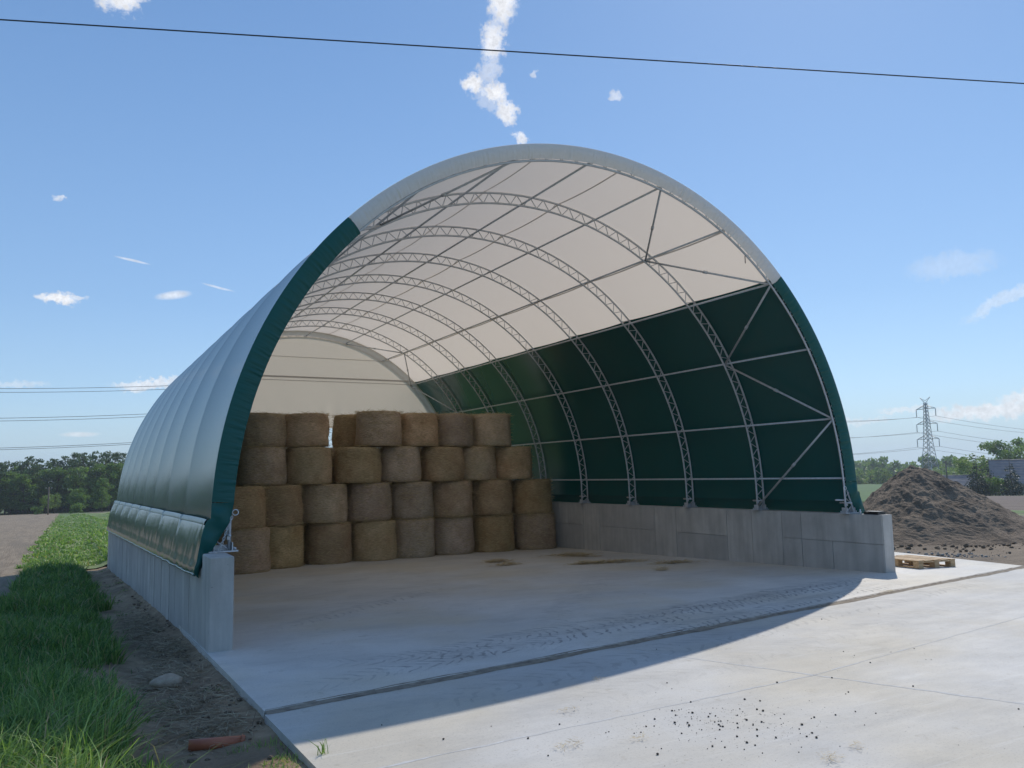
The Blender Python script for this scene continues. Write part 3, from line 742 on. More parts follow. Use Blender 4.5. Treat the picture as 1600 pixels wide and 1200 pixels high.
# ------------------------------------------------------------------ things on the slabs
def scatter_straw(name, spots, n, mat, lenr=(.05, .16), zf=None, w=(.002, .005), lift=.02, kind='stuff', label=None):
    r = np.random.default_rng(abs(hash(name)) % 1000 if False else len(name)*7+n); Vs = []; T = []
    tot = sum(s[2]*s[3] for s in spots)
    for (x, y, sx, sy, rot) in spots:
        m = max(8, int(n*sx*sy/tot))
        g0 = np.clip(r.normal(0, .5, (m, 2)), -1.4, 1.4)*[sx, sy]; c, s = math.cos(rot), math.sin(rot)
        px = x+g0[:, 0]*c-g0[:, 1]*s; py = y+g0[:, 0]*s+g0[:, 1]*c
        pz = (zf(px, py) if zf else FZ(py))+.003+r.random(m)*lift*np.exp(-(g0[:, 0]/sx)**2-(g0[:, 1]/sy)**2)*2
        a = r.uniform(0, 2*np.pi, m); L = r.uniform(*lenr, m); el = r.normal(0, .12, m)
        d = np.stack([np.cos(a)*np.cos(el), np.sin(a)*np.cos(el), np.abs(np.sin(el))], 1)*L[:, None]
        sd_ = np.stack([-np.sin(a), np.cos(a), r.normal(0, .3, m)], 1)*r.uniform(*w, m)[:, None]
        p = np.stack([px, py, pz], 1)
        Vs.append(np.stack([p-sd_, p+sd_, p+d+sd_*.6, p+d-sd_*.6], 1).reshape(-1, 3)); T.append(np.repeat(r.random(m), 4))
    V = np.concatenate(Vs); o = obj(name, np_mesh(name, V, [np.arange(len(V)).reshape(-1, 4)], mat, False, np.concatenate(T)))
    tag(o, label, None, None, kind); return o
def litter(name, label, spots, n):
    o = scatter_straw(name, spots, n, M['straw'], (.04, .15) if n > 1000 else (.015, .05), lift=.035 if n > 1000 else .008, w=(.002, .005) if n > 1000 else (.0008, .0018), label=label)
    o['category'] = 'straw'
litter('straw_scatter', 'loose yellow straw scattered on the hall floor in front of the bales', [(1.9, 7.1, .34, .26, 0), (1.6, 6.1, .42, .16, .3), (4.1, 7.3, .6, .2, -.4), (3.55, 4.75, .85, .2, -.25), (4.3, 3.6, .55, .16, -.3), (3.2, 2.6, .15, .12, 0), (3.0, 5.0, .4, .15, 0), (4.0, 6.7, .5, .12, -.8)], 4200)
litter('straw_wisps', 'small wisps of straw on the sunlit apron', [(-3.9, -5.05, .09, .05, 0), (-3.15, -4.35, .07, .05, 0), (-4.35, -5.75, .12, .07, .2), (-3.9, -5.9, .08, .05, 0), (-3.2, -6.85, .1, .07, .5), (-2.9, -6.8, .08, .05, .5), (3.4, -2.35, .2, .08, .2)], 420)
def pebbles(name, label, cat, spots, mat, zf, smin, smax, flat=.7):
    r = random.Random(len(spots)); b = MB()
    t = (1+5**.5)/2; iv = [Vector(v).normalized() for v in ((-1, t, 0), (1, t, 0), (-1, -t, 0), (1, -t, 0), (0, -1, t), (0, 1, t), (0, -1, -t), (0, 1, -t), (t, 0, -1), (t, 0, 1), (-t, 0, -1), (-t, 0, 1))]
    fi = [(0, 11, 5), (0, 5, 1), (0, 1, 7), (0, 7, 10), (0, 10, 11), (1, 5, 9), (5, 11, 4), (11, 10, 2), (10, 7, 6), (7, 1, 8), (3, 9, 4), (3, 4, 2), (3, 2, 6), (3, 6, 8), (3, 8, 9), (4, 9, 5), (2, 4, 11), (6, 2, 10), (8, 6, 7), (9, 8, 1)]
    for (x, y, n, sx, sy) in spots:
        for _ in range(n):
            px, py = r.gauss(x, sx), r.gauss(y, sy); s = smin+(smax-smin)*r.random()**5
            b.add([Vector((v.x*s*r.uniform(.7, 1.2)+px, v.y*s*r.uniform(.7, 1.2)+py, v.z*s*flat+zf(px, py)+s*flat*.8)) for v in iv], fi)
    return tag(b.obj(name, mat), label, cat, None, 'stuff')
pebbles('dark_clods', 'dark crumbs of soil strewn over the sunlit concrete apron', 'soil', [(-3.3, -5.75, 75, .3, .16), (-3.05, -6.1, 60, .16, .2), (-3.2, -5.9, 220, .5, .35), (-2.95, -6.45, 12, .15, .15), (-.45, -5.1, 26, .35, .22), (-2.5, -5.2, 30, 1.2, .7), (-4.3, -5.6, 24, .6, .4), (-1, -3.9, 14, 1.8, .4), (-2, -2.6, 12, 2.0, .5), (-1.8, -7, 24, .8, .7), (-4, -1, 8, 1, 1)], M['clod'], lambda x, y: FZ(y)-.012, .002, .011)
# pallet
pal = empty('wooden_pallet', (6.96, -.25, FZ(-.25)+.002), R(-14)); pal.rotation_euler.x = -.0265
tag(pal, 'pale wooden pallet lying on the slab behind the wall end', 'pallet')
def pbox(n, c, d):
    b = MB(); b.box(c, d); return b.obj(n, M['wood'], pal)
for i, (x, w) in enumerate(((-.35, .10), (-.18, .145), (0, .10), (.18, .145), (.35, .10))):
    pbox('deck_board', (x+random.uniform(-.006, .006), random.uniform(-.006, .006), .133), (w, 1.2, .02))
for y in (-.53, 0, .53): pbox('cross_board', (0, y, .111), (.8, .14, .02))
for x in (-.35, 0, .35):
    pbox('bottom_board', (x, 0, .011), (.1, 1.2, .02))
    for y in (-.53, 0, .53): pbox('block', (x, y, .061), (.1, .14, .078))

# ------------------------------------------------------------------ ground dressing at the left
def blades(name, n, xf, yf, hgt, wid, mat, label, lean=.35, zoff=0., keep=None, tone=(0, 1), clump=.6, seed=1, kind='stuff', cat='grass'):
    r = np.random.default_rng(seed)
    x, y = xf(r, n), yf(r, n)
    if clump:
        cid = r.integers(0, max(4, n//28), n); cx = r.normal(0, 1, (cid.max()+1, 2))
        cc = r.integers(0, n, cid.max()+1); m = r.random(n) < clump
        x = np.where(m, x[cc[cid]]+r.normal(0, .055, n), x); y = np.where(m, y[cc[cid]]+r.normal(0, .055, n), y)
        ch = r.uniform(.5, 1.3, cid.max()+1)[cid]; ca = r.uniform(0, 6.28, cid.max()+1)[cid]; ct = r.normal(0, .28, cid.max()+1)[cid]
    else: ch = np.ones(n); ca = r.uniform(0, 6.28, n); ct = np.zeros(n)
    if keep is not None:
        k = keep(x, y, r); x, y, ch, ca, ct = x[k], y[k], ch[k], ca[k], ct[k]; n = len(x)
    z = hz(x, y)+zoff
    H = hgt(x, y)*ch*r.uniform(.55, 1.2, n); a = ca*.5+r.normal(0, 1.2, n); ln = H*np.abs(r.normal(lean, .5, n))
    d = np.stack([np.cos(a), np.sin(a), np.zeros(n)], 1); fa = r.uniform(0, 6.28, n); s = np.stack([np.cos(fa), np.sin(fa), np.zeros(n)], 1)*(wid(x, y)*r.uniform(.6, 1.3, n))[:, None]
    p = np.stack([x, y, z-.01], 1); up = np.array([0, 0, 1.])
    p1 = p+up*(H*.45)[:, None]+d*(ln*.25)[:, None]; p2 = p+up*(H*.8)[:, None]+d*(ln*.65)[:, None]; p3 = p+up*(H*.92)[:, None]+d*(ln*1.25)[:, None]
    V = np.stack([p-s, p+s, p1-s*.9, p1+s*.9, p2-s*.6, p2+s*.6, p3], 1).reshape(-1, 3)
    i0 = np.arange(n)*7
    Q = np.concatenate([np.stack([i0, i0+1, i0+3, i0+2], 1), np.stack([i0+2, i0+3, i0+5, i0+4], 1)]); T = np.stack([i0+4, i0+5, i0+6], 1)
    dry = r.random(n) < .07
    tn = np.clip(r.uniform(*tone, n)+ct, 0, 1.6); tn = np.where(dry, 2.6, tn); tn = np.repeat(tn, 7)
    o = obj(name, np_mesh(name, V, [Q, T], mat, True, tn)); tag(o, label, cat, None, kind); return o
def edge_x(y): return np.interp(y, [-6, -4.2, -1.7, 1.7, 5, 8, 14, 21], [-6.6, -6.78, -6.76, -6.64, -6.66, -6.5, -6.62, -6.9])
wv = lambda x, y: edge_x(y)+.09*np.sin(y*2.3)+.07*np.sin(y*5.1+1)
dist = lambda x, y: np.hypot(x-CAM[0], y-CAM[1])
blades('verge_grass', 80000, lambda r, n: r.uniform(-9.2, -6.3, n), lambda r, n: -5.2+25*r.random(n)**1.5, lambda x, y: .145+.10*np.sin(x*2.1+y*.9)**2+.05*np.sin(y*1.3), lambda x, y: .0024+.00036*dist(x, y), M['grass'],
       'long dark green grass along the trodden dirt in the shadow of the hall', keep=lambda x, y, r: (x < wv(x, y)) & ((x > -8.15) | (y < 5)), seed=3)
blades('sun_toned_verge_grass', 20000, lambda r, n: r.uniform(-8.8, -6.55, n), lambda r, n: r.uniform(-7.2, -3.3, n), lambda x, y: .31+.0*x, lambda x, y: .0032+.00035*dist(x, y), M['grass'],
       'tall grass in the sunny foreground corner, blades toned paler for sunlight', .45, keep=lambda x, y, r: x < -6.92+.12*np.sin(y*3), tone=(.35, 1.25), seed=5)  # raised tone range puts sunlight into the blade colour
blades('short_grass', 9000, lambda r, n: r.uniform(-6.9, -5.86, n), lambda r, n: r.uniform(-8, -4.25, n), lambda x, y: .055+.0*x, lambda x, y: .0028+.0*x, M['grass'],
       'short sparse grass beside the concrete edge', .5, keep=lambda x, y, r: (np.sin(x*7+2*np.sin(y*3))+np.sin(y*6+x*2) > -.5), tone=(.5, 1.3), seed=6)
blades('meadow_grass', 120000, lambda r, n: -8.4+17*r.random(n)**1.2, lambda r, n: 18.8+150*r.random(n)**2.3, lambda x, y: .17+.16*np.clip(np.sin(x*1.05+.3*np.sin(y*.05))*1.3, 0, 1), lambda x, y: .006+.0006*dist(x, y), M['grass'],
       'sunlit meadow grass beyond the end of the hall', .5, keep=lambda x, y, r: (x > -8.4+.3*np.sin(y)) & ((y > 20.5) | (x < -6.9)), tone=(.45, 1.35), seed=8)
blades('dirt_weeds', 1500, lambda r, n: r.uniform(-6.8, -5.9, n), lambda r, n: r.uniform(-4, 20, n), lambda x, y: .06+.0*x, lambda x, y: .004+.0*x, M['grass'], 'small weeds scattered along the trodden dirt', .4, clump=.9, seed=9)
scatter_straw('dirt_litter', [(-6.25, -1.2, .42, .8, 0), (-6.25, -2.6, .42, .8, 0), (-6.2, -3.6, .38, .5, 0), (-6.1, .4, .3, 1.0, 0), (-6.2, 3, .3, 2.5, 0)], 8000, M['drygrass'], (.04, .17), lambda x, y: hz(x, y)+.018, (.0018, .004), .025, label='dry stalks and chaff littering the dirt beside the slab')['category'] = 'litter'
pebbles('dirt_crumbs', 'crumbs of soil and small stones on the trodden dirt', 'soil', [(-6.2, -2, 160, .25, 1.2), (-6.0, 2, 150, .14, 2.5), (-6.05, 9, 120, .14, 4.5), (-5.93, 0, 120, .05, 2.5), (-5.98, 7, 160, .06, 6)], M['mound'], lambda x, y: float(hz(x, y))+.01, .006, .035, .6)
# fieldstone
b = MB(); P = []
for j in range(15):
    t = j/14; ph = math.pi*(t-.5); row = []
    for i in range(25):
        a = 2*math.pi*i/24; cx, cy, cz = math.cos(ph)*math.cos(a), math.cos(ph)*math.sin(a), math.sin(ph)
        s = 1+.16*fbm(cx*1.3, cy*1.3, cz*1.3+2); row.append((.155*cx*s, .115*cy*s, .085*cz*s*(1 if cz > 0 else .6)))
    P.append(row)
b.grid(P); tag(b.obj('fieldstone', M['stone'], None, (-6.30, -1.55, float(hz(-6.3, -1.55))+.055)), 'flat brown fieldstone half sunk in the dirt beside the grass', 'stone')
# orange pipe, open near end
b = MB(); n = 20; Ls = (-.2, .2); prof = [(.042, -.19), (.042, .19), (.038, .19), (.038, -.19)]
vs = []; fs = []
for (r_, x) in prof:
    for k in range(n): a = 2*math.pi*k/n; vs.append((x, r_*math.cos(a), r_*math.sin(a)))
for s in range(4):
    for k in range(n): fs.append((s*n+k, s*n+(k+1) % n, ((s+1) % 4)*n+(k+1) % n, ((s+1) % 4)*n+k))
b.add(vs, fs, True); b.tube([(.17, .0445*math.cos(t), .0445*math.sin(t)) for t in np.linspace(0, 6.283, 21)[:-1]], .006, 6, closed=True)
pp = b.obj('drain_pipe', M['pipe'], None, (-6.22, -4.02, float(hz(-6.22, -4.02))+.042)); pp.rotation_euler = (0, R(1), R(-14)); tag(pp, 'short orange plastic drain pipe lying in the dirt by the apron edge', 'pipe')
# single weed by the apron edge
w = blades('weed_tuft', 18, lambda r, n: -5.72+r.normal(0, .02, n), lambda r, n: -4.95+r.normal(0, .02, n), lambda x, y: .12+.0*x, lambda x, y: .0035+.0*x, M['grass'], 'small green weed growing at the sunny edge of the apron', .3, clump=0, zoff=.06, tone=(.4, 1.2), seed=11, kind=None, cat='weed')

# ------------------------------------------------------------------ soil heap and earth at the right
b = MB(); N1, N2 = 260, 110; vs = []; fs = []
cx0, cy0 = 14.6, 5.0; vd = Vector((math.sin(R(54.5)), math.cos(R(54.5)))); sdv = Vector((vd.y, -vd.x))   # sdv: to the right of the view
for j in range(N2+1):
    t = j/N2
    for i in range(N1):
        a = 2*math.pi*i/N1; ca, sa = math.cos(a), math.sin(a)
        rx = (4.0 if ca > 0 else 3.1); ry = (3.6 if sa > 0 else 4.3)
        rr_ = 1/math.sqrt((ca/rx)**2+(sa/ry)**2)*(1+.10*fbm(ca*1.2, sa*1.2, 4.)); d = t*rr_
        lx_, ly_ = ca*d, sa*d
        wx, wy = cx0+sdv.x*lx_+vd.x*ly_, cy0+sdv.y*lx_+vd.y*ly_
        prof_ = (1-t)**1.32*(1-.10*math.exp(-(t/.12)**2))
        hgt = 2.33*prof_+(.08*fbm(wx*.8, wy*.8, 1., 3)+.10*fbm(lx_*2.6+ly_*1.2, ly_*.8-lx_*.5, 9., 3))*min(1, t*3)*(1-t*.6)+.075*fbm(wx*2.4, wy*2.4, 5., 5)*(1-t*.5)+.06*abs(fbm(wx*5, wy*5, 2, 4))*(1-t*.4)
        vs.append((wx, wy, float(hz(wx, wy))+hgt*(1-t**6)-.06*t))
for j in range(N2):
    for i in range(N1):
        fs.append((j*N1+i, (j+1)*N1+i, (j+1)*N1+(i+1) % N1, j*N1+(i+1) % N1))
b.add(vs, fs, False); tag(b.obj('soil_heap', M['mound']), 'large heap of dark brown soil beyond the wall end', 'soil heap')
pebbles('heap_clods', 'clods of earth rolled to the foot of the soil heap', 'soil', [(11.6, 2.6, 130, .7, .9), (12.6, 1.2, 150, 1.4, .7), (10.4, 3.2, 110, .6, .8), (15, .3, 90, 1.6, .7)], M['mound'], lambda x, y: float(hz(x, y))+.02, .012, .085, .7)
pebbles('gravel_strip', 'strip of grey gravel along the far edge of the slab', 'gravel', [(9.2, 1.7, 240, .28, .55), (9.7, .5, 140, .25, .5)], M['gravel'], lambda x, y: float(hz(x, y))+.03, .012, .045, .7)

# ------------------------------------------------------------------ trees
def leaf_cloud(name, centers, radii, per, size, mat, seed, flat=.8):
    r = np.random.default_rng(seed); V = []; T = []
    for (c, rad_) in zip(centers, radii):
        n = max(6, int(per*rad_**1.5)); d = r.normal(0, 1, (n, 3)); d /= np.linalg.norm(d, axis=1)[:, None]
        p = np.array(c)+d*(rad_*r.random(n)**.45)[:, None]*[1, 1, flat]
        u = r.normal(0, 1, (n, 3)); u /= np.linalg.norm(u, axis=1)[:, None]; w = np.cross(u, r.normal(0, 1, (n, 3))); w /= np.linalg.norm(w, axis=1)[:, None]
        s = size*r.uniform(.5, 1.2, n)[:, None]
        V.append(np.stack([p-u*s, p+w*s*.55, p+u*s, p-w*s*.55], 1).reshape(-1, 3)); T.append(np.repeat(np.clip(r.normal(.45, .22, n)+r.normal(0, .18), 0, 1), 4))
    V = np.concatenate(V); return np_mesh(name, V, [np.arange(len(V)).reshape(-1, 4)], mat, False, np.concatenate(T))
def trunk_mesh(h, r0, limbs, seed, top=.85):
    q = random.Random(seed); b = MB(); pts = [(0, 0, -.3)]; x = y = 0
    for i in range(1, 7): x += q.gauss(0, .02*h/6*2); y += q.gauss(0, .02*h/6*2); pts.append((x, y, h*top*i/6))
    b.tube(pts, [r0*1.25]+[r0*(1-.13*i) for i in range(1, 7)], 7)
    ends = []
    for k in range(limbs):
        i = q.randint(2, 5); p = Vector(pts[i]); a = q.uniform(0, 6.28); l = h*q.uniform(.16, .3); e = p+Vector((math.cos(a)*l, math.sin(a)*l, l*q.uniform(.4, 1)))
        m = p.lerp(e, .5)+Vector((0, 0, l*.08)); b.tube([p, m, e], [r0*.4, r0*.28, r0*.1], 5); ends.append(e)
    return b.mesh('trunk'), ends
def proto(kind, seed):
    q = random.Random(seed)
    if kind == 'oak':
        h = 13; tm, e = trunk_mesh(h, .22, 9, seed); C = [tuple(v) for v in e]; 
        for _ in range(34):
            a = q.uniform(0, 6.28); t = q.random(); z = h*(.14+.82*t); rr_ = h*.27*math.sin(math.pi*min(1, .18+.8*t))**.6*q.random()**.5; C.append((rr_*math.cos(a), rr_*math.sin(a), z))
        return h, tm, leaf_cloud('crown', C, [q.uniform(.9, 1.7) for _ in C], 62, .30, M['leaf_d'], seed)
    if kind == 'pine':
        h = 15; tm, e = trunk_mesh(h, .2, 10, seed, .93); C = [tuple(v) for v in e]
        for _ in range(22):
            a = q.uniform(0, 6.28); t = q.random(); z = h*(.42+.56*t); rr_ = h*.17*(1.05-t)**.5*q.random()**.5; C.append((rr_*math.cos(a), rr_*math.sin(a), z))
        C.append((0, 0, h*.98)); return h, tm, leaf_cloud('crown', C, [q.uniform(.7, 1.3) for _ in C], 70, .26, M['leaf_p'], seed, .6)
    if kind == 'spruce':
        h = 9; tm, e = trunk_mesh(h, .14, 0, seed, .97); C = []; Rr = []
        for k in range(15):
            t = k/14; z = h*(.05+.92*t); rr_ = h*.25*(1-t)**.85+.08; m = max(1, int(9*(1-t)))
            for i in range(m): a = 6.28*i/m+q.random(); C.append((rr_*.62*math.cos(a), rr_*.62*math.sin(a), z+q.gauss(0, .1))); Rr.append(max(.25, rr_*.45))
        return h, tm, leaf_cloud('crown', C, Rr, 75, .17, M['leaf_s'], seed, .55)
    if kind == 'young':
        h = 6; tm, e = trunk_mesh(h, .09, 7, seed); C = [tuple(v) for v in e]
        for _ in range(16): a = q.uniform(0, 6.28); t = q.random(); C.append((q.random()**.5*1.7*math.cos(a), 1.7*q.random()**.5*math.sin(a), h*(.3+.68*t)))
        return h, tm, leaf_cloud('crown', C, [q.uniform(.5, .95) for _ in C], 90, .18, M['leaf_y'], seed)
    if kind == 'bush':
        h = 3; tm, e = trunk_mesh(h, .06, 8, seed, .6); C = [tuple(v) for v in e]
        for _ in range(16): a = q.uniform(0, 6.28); d = q.random()**.5*1.7; C.append((d*math.cos(a), d*math.sin(a), q.uniform(.4, 2.6)))
        return h, tm, leaf_cloud('crown', C, [q.uniform(.5, .9) for _ in C], 90, .2, M['leaf_d'], seed)
PR = {}
for kind, ns in (('oak', 4), ('pine', 3), ('spruce', 2), ('young', 2), ('bush', 2)): PR[kind] = [proto(kind, 40+i*3+len(kind)) for i in range(ns)]
KN = {'oak': 'broadleaf_tree', 'pine': 'pine_tree', 'spruce': 'spruce_tree', 'young': 'young_tree', 'bush': 'bush'}
CT = {'oak': 'tree', 'pine': 'pine', 'spruce': 'spruce', 'young': 'tree', 'bush': 'bush'}
def pos(az, r): x = CAM[0]+r*math.sin(R(az)); y = CAM[1]+r*math.cos(R(az)); return x, y, float(hz(x, y))
def tree(kind, az, r, h, label, group=None, wide=1.):
    P_ = PR[kind]; h0, tm, cm = P_[random.randrange(len(P_))]; x, y, z = pos(az, r)
    o = empty(KN[kind], (x, y, z), random.uniform(0, 6.28)); s = h/h0; o.scale = (s*wide, s*wide, s)
    obj('trunk', tm, M['bark'], o); obj('crown', cm, None, o); tag(o, label, CT[kind], group); return o
random.seed(21)
front = [(-4.1, 'oak', 13.5), (-3.35, 'pine', 16), (-2.75, 'oak', 13.2), (-2.15, 'oak', 12.5), (-1.6, 'pine', 16.2), (-1.0, 'oak', 14), (-.4, 'oak', 14.5), (.25, 'pine', 16), (.8, 'oak', 14.5), (1.35, 'pine', 17.5), (1.95, 'oak', 15), (2.5, 'oak', 15.5), (3.0, 'pine', 16.5), (3.6, 'oak', 15.5)]
for i, (az, kd, h) in enumerate(front):
    tree(kd, az, 252+random.uniform(-4, 4), h*.84, f'{"dark pine" if kd == "pine" else "broadleaf tree"} at the edge of the wood, {ORD[i]} from the left', 'trees along the edge of the wood', 1.12)
back = [(-3.7, 'pine', 18.0), (-3.05, 'pine', 16.6), (-2.4, 'oak', 15.5), (-1.85, 'pine', 18.2), (-1.3, 'pine', 17.0), (-.7, 'pine', 17.4), (-.1, 'pine', 18.2), (.55, 'pine', 18.6), (1.05, 'pine', 19.4), (1.65, 'pine', 19.6), (2.25, 'pine', 18.8), (2.75, 'pine', 19), (3.3, 'pine', 19)]
for i, (az, kd, h) in enumerate(back):
    tree(kd, az, 266+random.uniform(-4, 4), h*.86, f'tall {"pine" if kd == "pine" else "broadleaf tree"} rising behind the edge of the wood, {ORD[i]} from the left', 'tall trees inside the wood', 1.1)
tree('young', -.95, 216, 4.6, 'pale green young tree left of the wooden pole, nearer the bush', None, 1.0)
tree('young', -.48, 218, 4.8, 'pale green young tree just left of the wooden pole', None, .8)
tree('bush', -1.35, 214, 2.1, 'dark bush left of the two pale young trees')
tree('bush', .72, 216, 2.6, 'low dark bush in front of the round grey-green tree')
tree('oak', .85, 222, 6.0, 'round grey-green tree right of the wooden pole', None, 1.25)
tree('oak', 2.1, 232, 8.6, 'light green tree standing before the wood close to the hall', None, .95)
def mass(name, label, az0, az1, r0, r1, h0, h1, n, mat, per, size, seed, rad_=2.6):
    q = random.Random(seed); C = []; Rr = []
    for _ in range(n):
        az = q.uniform(az0, az1); x, y, z = pos(az, q.uniform(r0, r1)); h = q.uniform(h0, h1)*(1+.18*math.sin(az*1.7)+.12*math.sin(az*4.3))
        for k in range(3): C.append((x+q.gauss(0, 1), y+q.gauss(0, 1), z+h*(.2+.34*k))); Rr.append(rad_*q.uniform(.7, 1.2))
    o = obj(name, leaf_cloud(name, C, Rr, per, size, mat, seed)); tag(o, label, 'wood', None, 'stuff')
mass('dark_undergrowth', 'dark undergrowth inside the wood on the left', -5, 5, 258, 270, 6, 8, 60, M['leaf_p'], 22, .8, 5)
mass('wood_edge', 'wood continuing to the left of the view', -75, -4.4, 225, 262, 10, 15, 260, M['leaf_d'], 14, .8, 6)
mass('distant_wood', 'distant hazy wood along the horizon behind the soil heap', 40, 75, 560, 720, 7.5, 12.5, 420, M['leaf_d'], 8, 1.5, 9, 4.2)
mass('distant_wood_edge', 'paler trees in front of the distant wood', 48, 59, 420, 470, 4, 7, 60, M['leaf_y'], 10, 1.0, 10, 2.6)
# right: farm buildings and garden trees
tree('spruce', 58.35, 205, 9.0, 'broad dark spruce beside the low shed', 'spruces by the farm', 1.25)
tree('spruce', 58.95, 210, 8.2, 'dark spruce standing close behind the broad one', 'spruces by the farm', 1.1)
tree('spruce', 60.15, 200, 8.6, 'pointed dark spruce in front of the barn roof', 'spruces by the farm', 1.1)
tree('oak', 59.6, 285, 15, 'feathery tall tree above the left end of the barn roof')
tree('oak', 60.7, 290, 15.5, 'tall leafy tree behind the barn roof', None, 1.1)
tree('oak', 61.6, 280, 15, 'leafy tree at the right edge above the barn', None, 1.2)
tree('young', 57.9, 250, 9.5, 'pale green tree behind the low shed', None, 1.2)
tree('young', 58.6, 260, 10.5, 'pale green tree between shed and barn', None, 1.2)
tree('bush', 59.45, 206, 4, 'yellow-green bush between the two spruces')
tree('young', 56.15, 300, 6.5, 'bright green tree just right of the soil heap crest', None, 1.4)
def building(name, label, az, r, rz, L_, Wd, he, hr, wm, sill=True):
    x, y, z = pos(az, r); o = empty(name, (x, y, z), rz); tag(o, label, 'building')
    b = MB(); b.box((0, 0, he/2-.3), (L_, Wd, he+.6))
    b.add([(-L_/2, -Wd/2, he), (-L_/2, Wd/2, he), (-L_/2, 0, hr-.1), (L_/2, -Wd/2, he), (L_/2, Wd/2, he), (L_/2, 0, hr-.1)], [(0, 2, 1), (3, 4, 5)])
    wo_ = b.obj('wall', wm, o)
    rb = MB(); e = .5
    for s in (-1, 1):
        sl = (hr-he)/(Wd/2); yo = s*(Wd/2+e); zo = he-sl*e
        q = [(-L_/2-e, yo), (L_/2+e, yo)]
        rb.hexa([(-L_/2-e, yo, zo), (L_/2+e, yo, zo), (L_/2+e, 0, hr), (-L_/2-e, 0, hr)], [(-L_/2-e, yo, zo+.14), (L_/2+e, yo, zo+.14), (L_/2+e, 0, hr+.14), (-L_/2-e, 0, hr+.14)])
        for i in range(1, 9):
            k_ = i/9; rb.tube([(-L_/2-e, yo*(1-k_), zo+(hr-zo)*k_+.145), (L_/2+e, yo*(1-k_), zo+(hr-zo)*k_+.145)], .035, 4)
    rb.tube([(-L_/2-e, 0, hr+.17), (L_/2+e, 0, hr+.17)], .12, 6)
    rb.obj('roof', M['roof'], o)
    for i in range(max(2, int(L_/3.2))):
        xx = -L_/2+L_*(i+.5)/max(2, int(L_/3.2))
        f = MB(); f.box((xx, -Wd/2-.02, he*.55), (1.0, .06, he*.35)); w_ = f.obj('window', M['darkwall'], o)
        f = MB(); f.box((xx, -Wd/2-.06, he*.55-he*.19), (1.15, .14, .06)); f.obj('sill', M['render'], w_)
    return o
building('barn', 'large barn with a grey-violet sheet roof behind the pointed spruce', 61.1, 222, R(-58), 15, 11, 3.0, 7.9, M['render'])
building('low_shed', 'low dark shed with a grey roof left of the broad spruce', 57.05, 230, R(-50), 8.5, 7, 2.0, 4.6, M['darkwall'])
# utility poles
def upole(az, r, h, label):
    x, y, z = pos(az, r); o = empty('utility_pole', (x, y, z)); tag(o, label, 'pole', 'wooden utility poles')
    b = MB(); b.tube([(0, 0, -.5), (0, 0, h*.5), (0, 0, h)], [.17, .15, .12], 8); b.obj('post', M['pole'], o)
    b = MB(); b.box((0, 0, h-.35), (1.3, .09, .1)); c_ = b.obj('crossarm', M['pole'], o)
    for s in (-.55, 0, .55):
        f = MB(); f.tube([(s, 0, h-.3), (s, 0, h-.22), (s, 0, h-.1)], [.02, .05, .04], 6); f.obj('insulator', M['paintw'], c_)
upole(-.82, 200, 6.0, 'brown wooden utility pole between field and meadow')
upole(56.75, 205, 7.8, 'dark wooden utility pole in front of the low shed')

# ------------------------------------------------------------------ power lines
A = np.array(pos(55.87, 400)); Bp = np.array((78., 224., -5.5)); Cp = np.array((-168., 234., -6.)); Dp = A+np.array((246., -40., 0))
ld_ = (Bp-A)[:2]; ld_ /= np.linalg.norm(ld_); pr = np.array((-ld_[1], ld_[0]))
py = empty('transmission_pylon', tuple(A), math.atan2(pr[1], pr[0])); tag(py, 'grey lattice transmission pylon with three crossarms on the horizon', 'pylon')
HP = 38.3; ARM = [(33.2, 4.7), (26.6, 5.0), (20.0, 5.3)]
wd = lambda z: np.interp(z, [0, 18, 34, 37], [3.0, 1.35, .55, .5])
b = MB()
zl = [0, 4, 7.5, 10.5, 13, 15.3, 17.4, 19.4, 21.3, 23.1, 24.8, 26.5, 28.1, 29.7, 31.3, 32.9, 34.5, 36]
cor = [(1, 1), (1, -1), (-1, -1), (-1, 1)]
for (cx_, cy_) in cor: b.tube([(cx_*wd(z), cy_*wd(z), z) for z in zl], .15, 4)
lat = MB()
for z0, z1 in zip(zl[:-1], zl[1:]):
    for k in range(4):
        p, q = cor[k], cor[(k+1) % 4]
        lat.tube([(p[0]*wd(z0), p[1]*wd(z0), z0), (q[0]*wd(z1), q[1]*wd(z1), z1)], .085, 4); lat.tube([(q[0]*wd(z0), q[1]*wd(z0), z0), (p[0]*wd(z1), p[1]*wd(z1), z1)], .085, 4)
b.obj('tower_leg', M['lattice'], py); lat.obj('tower_lattice', M['lattice'], py)
for (z, hw) in ARM:
    a_ = MB()
    for s in (1, -1):
        for yy in (-.5, .5): a_.tube([(s*wd(z), yy, z), (s*hw, 0, z)], .11, 4); a_.tube([(s*wd(z+1.6), yy, z+1.6), (s*hw, 0, z)], .10, 4)
        for t in (.3, .6): a_.tube([(s*(wd(z)+(hw-wd(z))*t), 0, z), (s*(wd(z)+(hw-wd(z))*(t-.2)), 0, z+1.6*(1-t+.2))], .07, 4)
    ao = a_.obj('crossarm', M['lattice'], py)
    for s in (1, -1):
        i_ = MB(); i_.tube([(s*hw, 0, z), (s*hw, 0, z-3.4)], .14, 5)
        for k in range(8): i_.tube([(s*hw, 0, z-.5-k*.35), (s*hw, 0, z-.62-k*.35)], .22, 6)
        i_.obj('insulator', M['lattice'], ao)
pk = MB()
for s in (1, -1):
    pk.tube([(0, 0, 35.6), (s*2.5, 0, HP)], .12, 4); pk.tube([(0, 0, 36.8), (s*2.5, 0, HP)], .1, 4)
pk.obj('earth_wire_peak', M['lattice'], py)
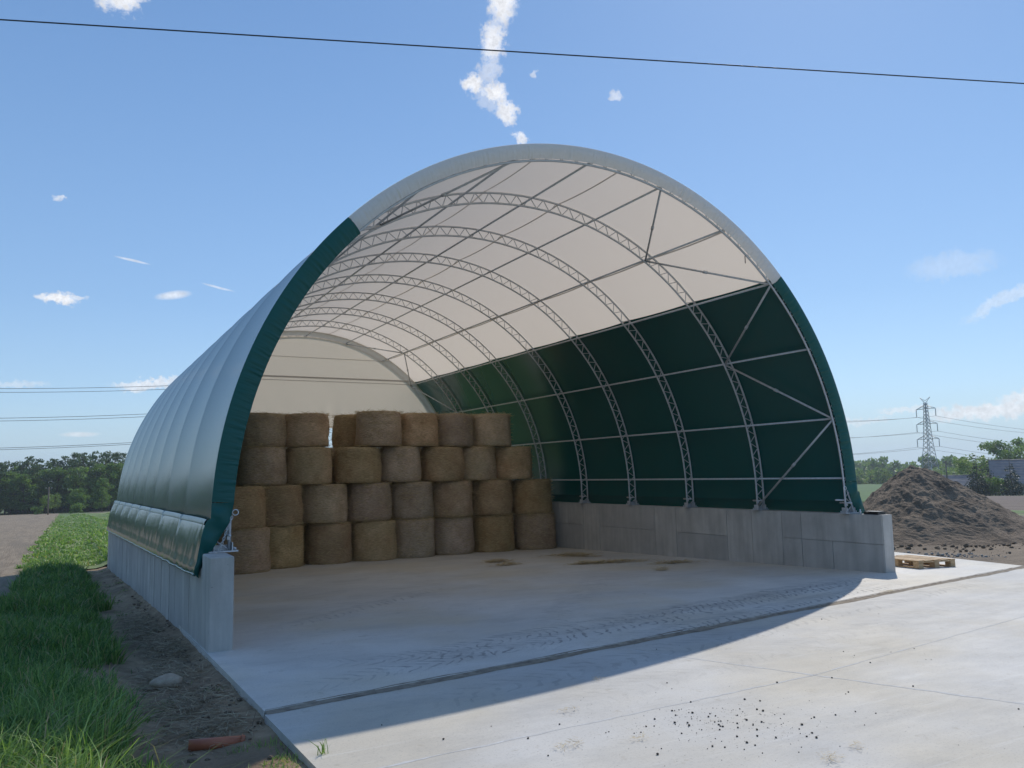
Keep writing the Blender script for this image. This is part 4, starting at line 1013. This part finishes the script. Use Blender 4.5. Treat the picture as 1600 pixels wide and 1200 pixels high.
def span(P0, P1, sag, n=40):
    t = np.linspace(0, 1, n)[:, None]; P = P0*(1-t)+P1*t; P[:, 2] -= (4*sag*t*(1-t))[:, 0]; return P
lv = ['upper', 'middle', 'lower']
for i, (z, hw) in enumerate(ARM):
    for s in (1, -1):
        o3 = np.array((pr[0]*hw*s, pr[1]*hw*s, 0))
        pa = A+o3+[0, 0, z-3.4]; pbb = Bp+o3*1.0; pbb[2] = 33.6-7.3*i; pc = Cp+o3; pc[2] = 33.2-7.3*i; pdd = Dp+o3; pdd[2] = pa[2]-2
        P = np.concatenate([span(pdd, pa, 8.5), span(pa, pbb, 7.5)[1:], span(pbb, pc, 8.4)[1:]])
        b = MB(); b.tube(P, .06, 4); tag(b.obj('power_line', M['wire']), f'{lv[i]} high-voltage conductor on the {"far" if s*pr[1] > 0 else "near"} side of the pylon', 'power line', 'high-voltage conductors')
d0 = CAM+.6*(np.array((-8.8, 9.5, 12.))-CAM); d1 = CAM+.6*(np.array((14.8, 1.05, 12.))-CAM); u_ = (d1-d0)/np.linalg.norm(d1-d0)
b = MB(); b.tube([d0+u_*t for t in np.linspace(-45, 70, 24)], .0105, 6); tag(b.obj('overhead_cable', M['cable']), 'thin dark cable crossing the whole sky above the hall', 'cable', 'overhead cables')
b = MB(); n_ = np.array((-u_[1], u_[0], 0)); b.tube([d0+u_*t-n_*1.08+[0, 0, 1.02] for t in np.linspace(-45, 70, 24)], .0105, 6); tag(b.obj('overhead_cable', M['cable']), 'thin dark cable just cutting the upper right corner of the sky', 'cable', 'overhead cables')

# ------------------------------------------------------------------ the air
m = bpy.data.materials.new('thin_haze'); m.use_nodes = True; nt = m.node_tree; nt.nodes.clear()
pv = nt.nodes.new('ShaderNodeVolumePrincipled'); pv.inputs['Density'].default_value = .0003; pv.inputs['Color'].default_value = (.82, .9, 1, 1); pv.inputs['Anisotropy'].default_value = .25
oo = nt.nodes.new('ShaderNodeOutputMaterial'); nt.links.new(pv.outputs[0], oo.inputs['Volume'])
b = MB(); b.box((0, 900, 20), (4200, 3400, 72)); tag(b.obj('haze', m), 'thin pale haze in the air over the fields', 'haze', None, 'stuff')
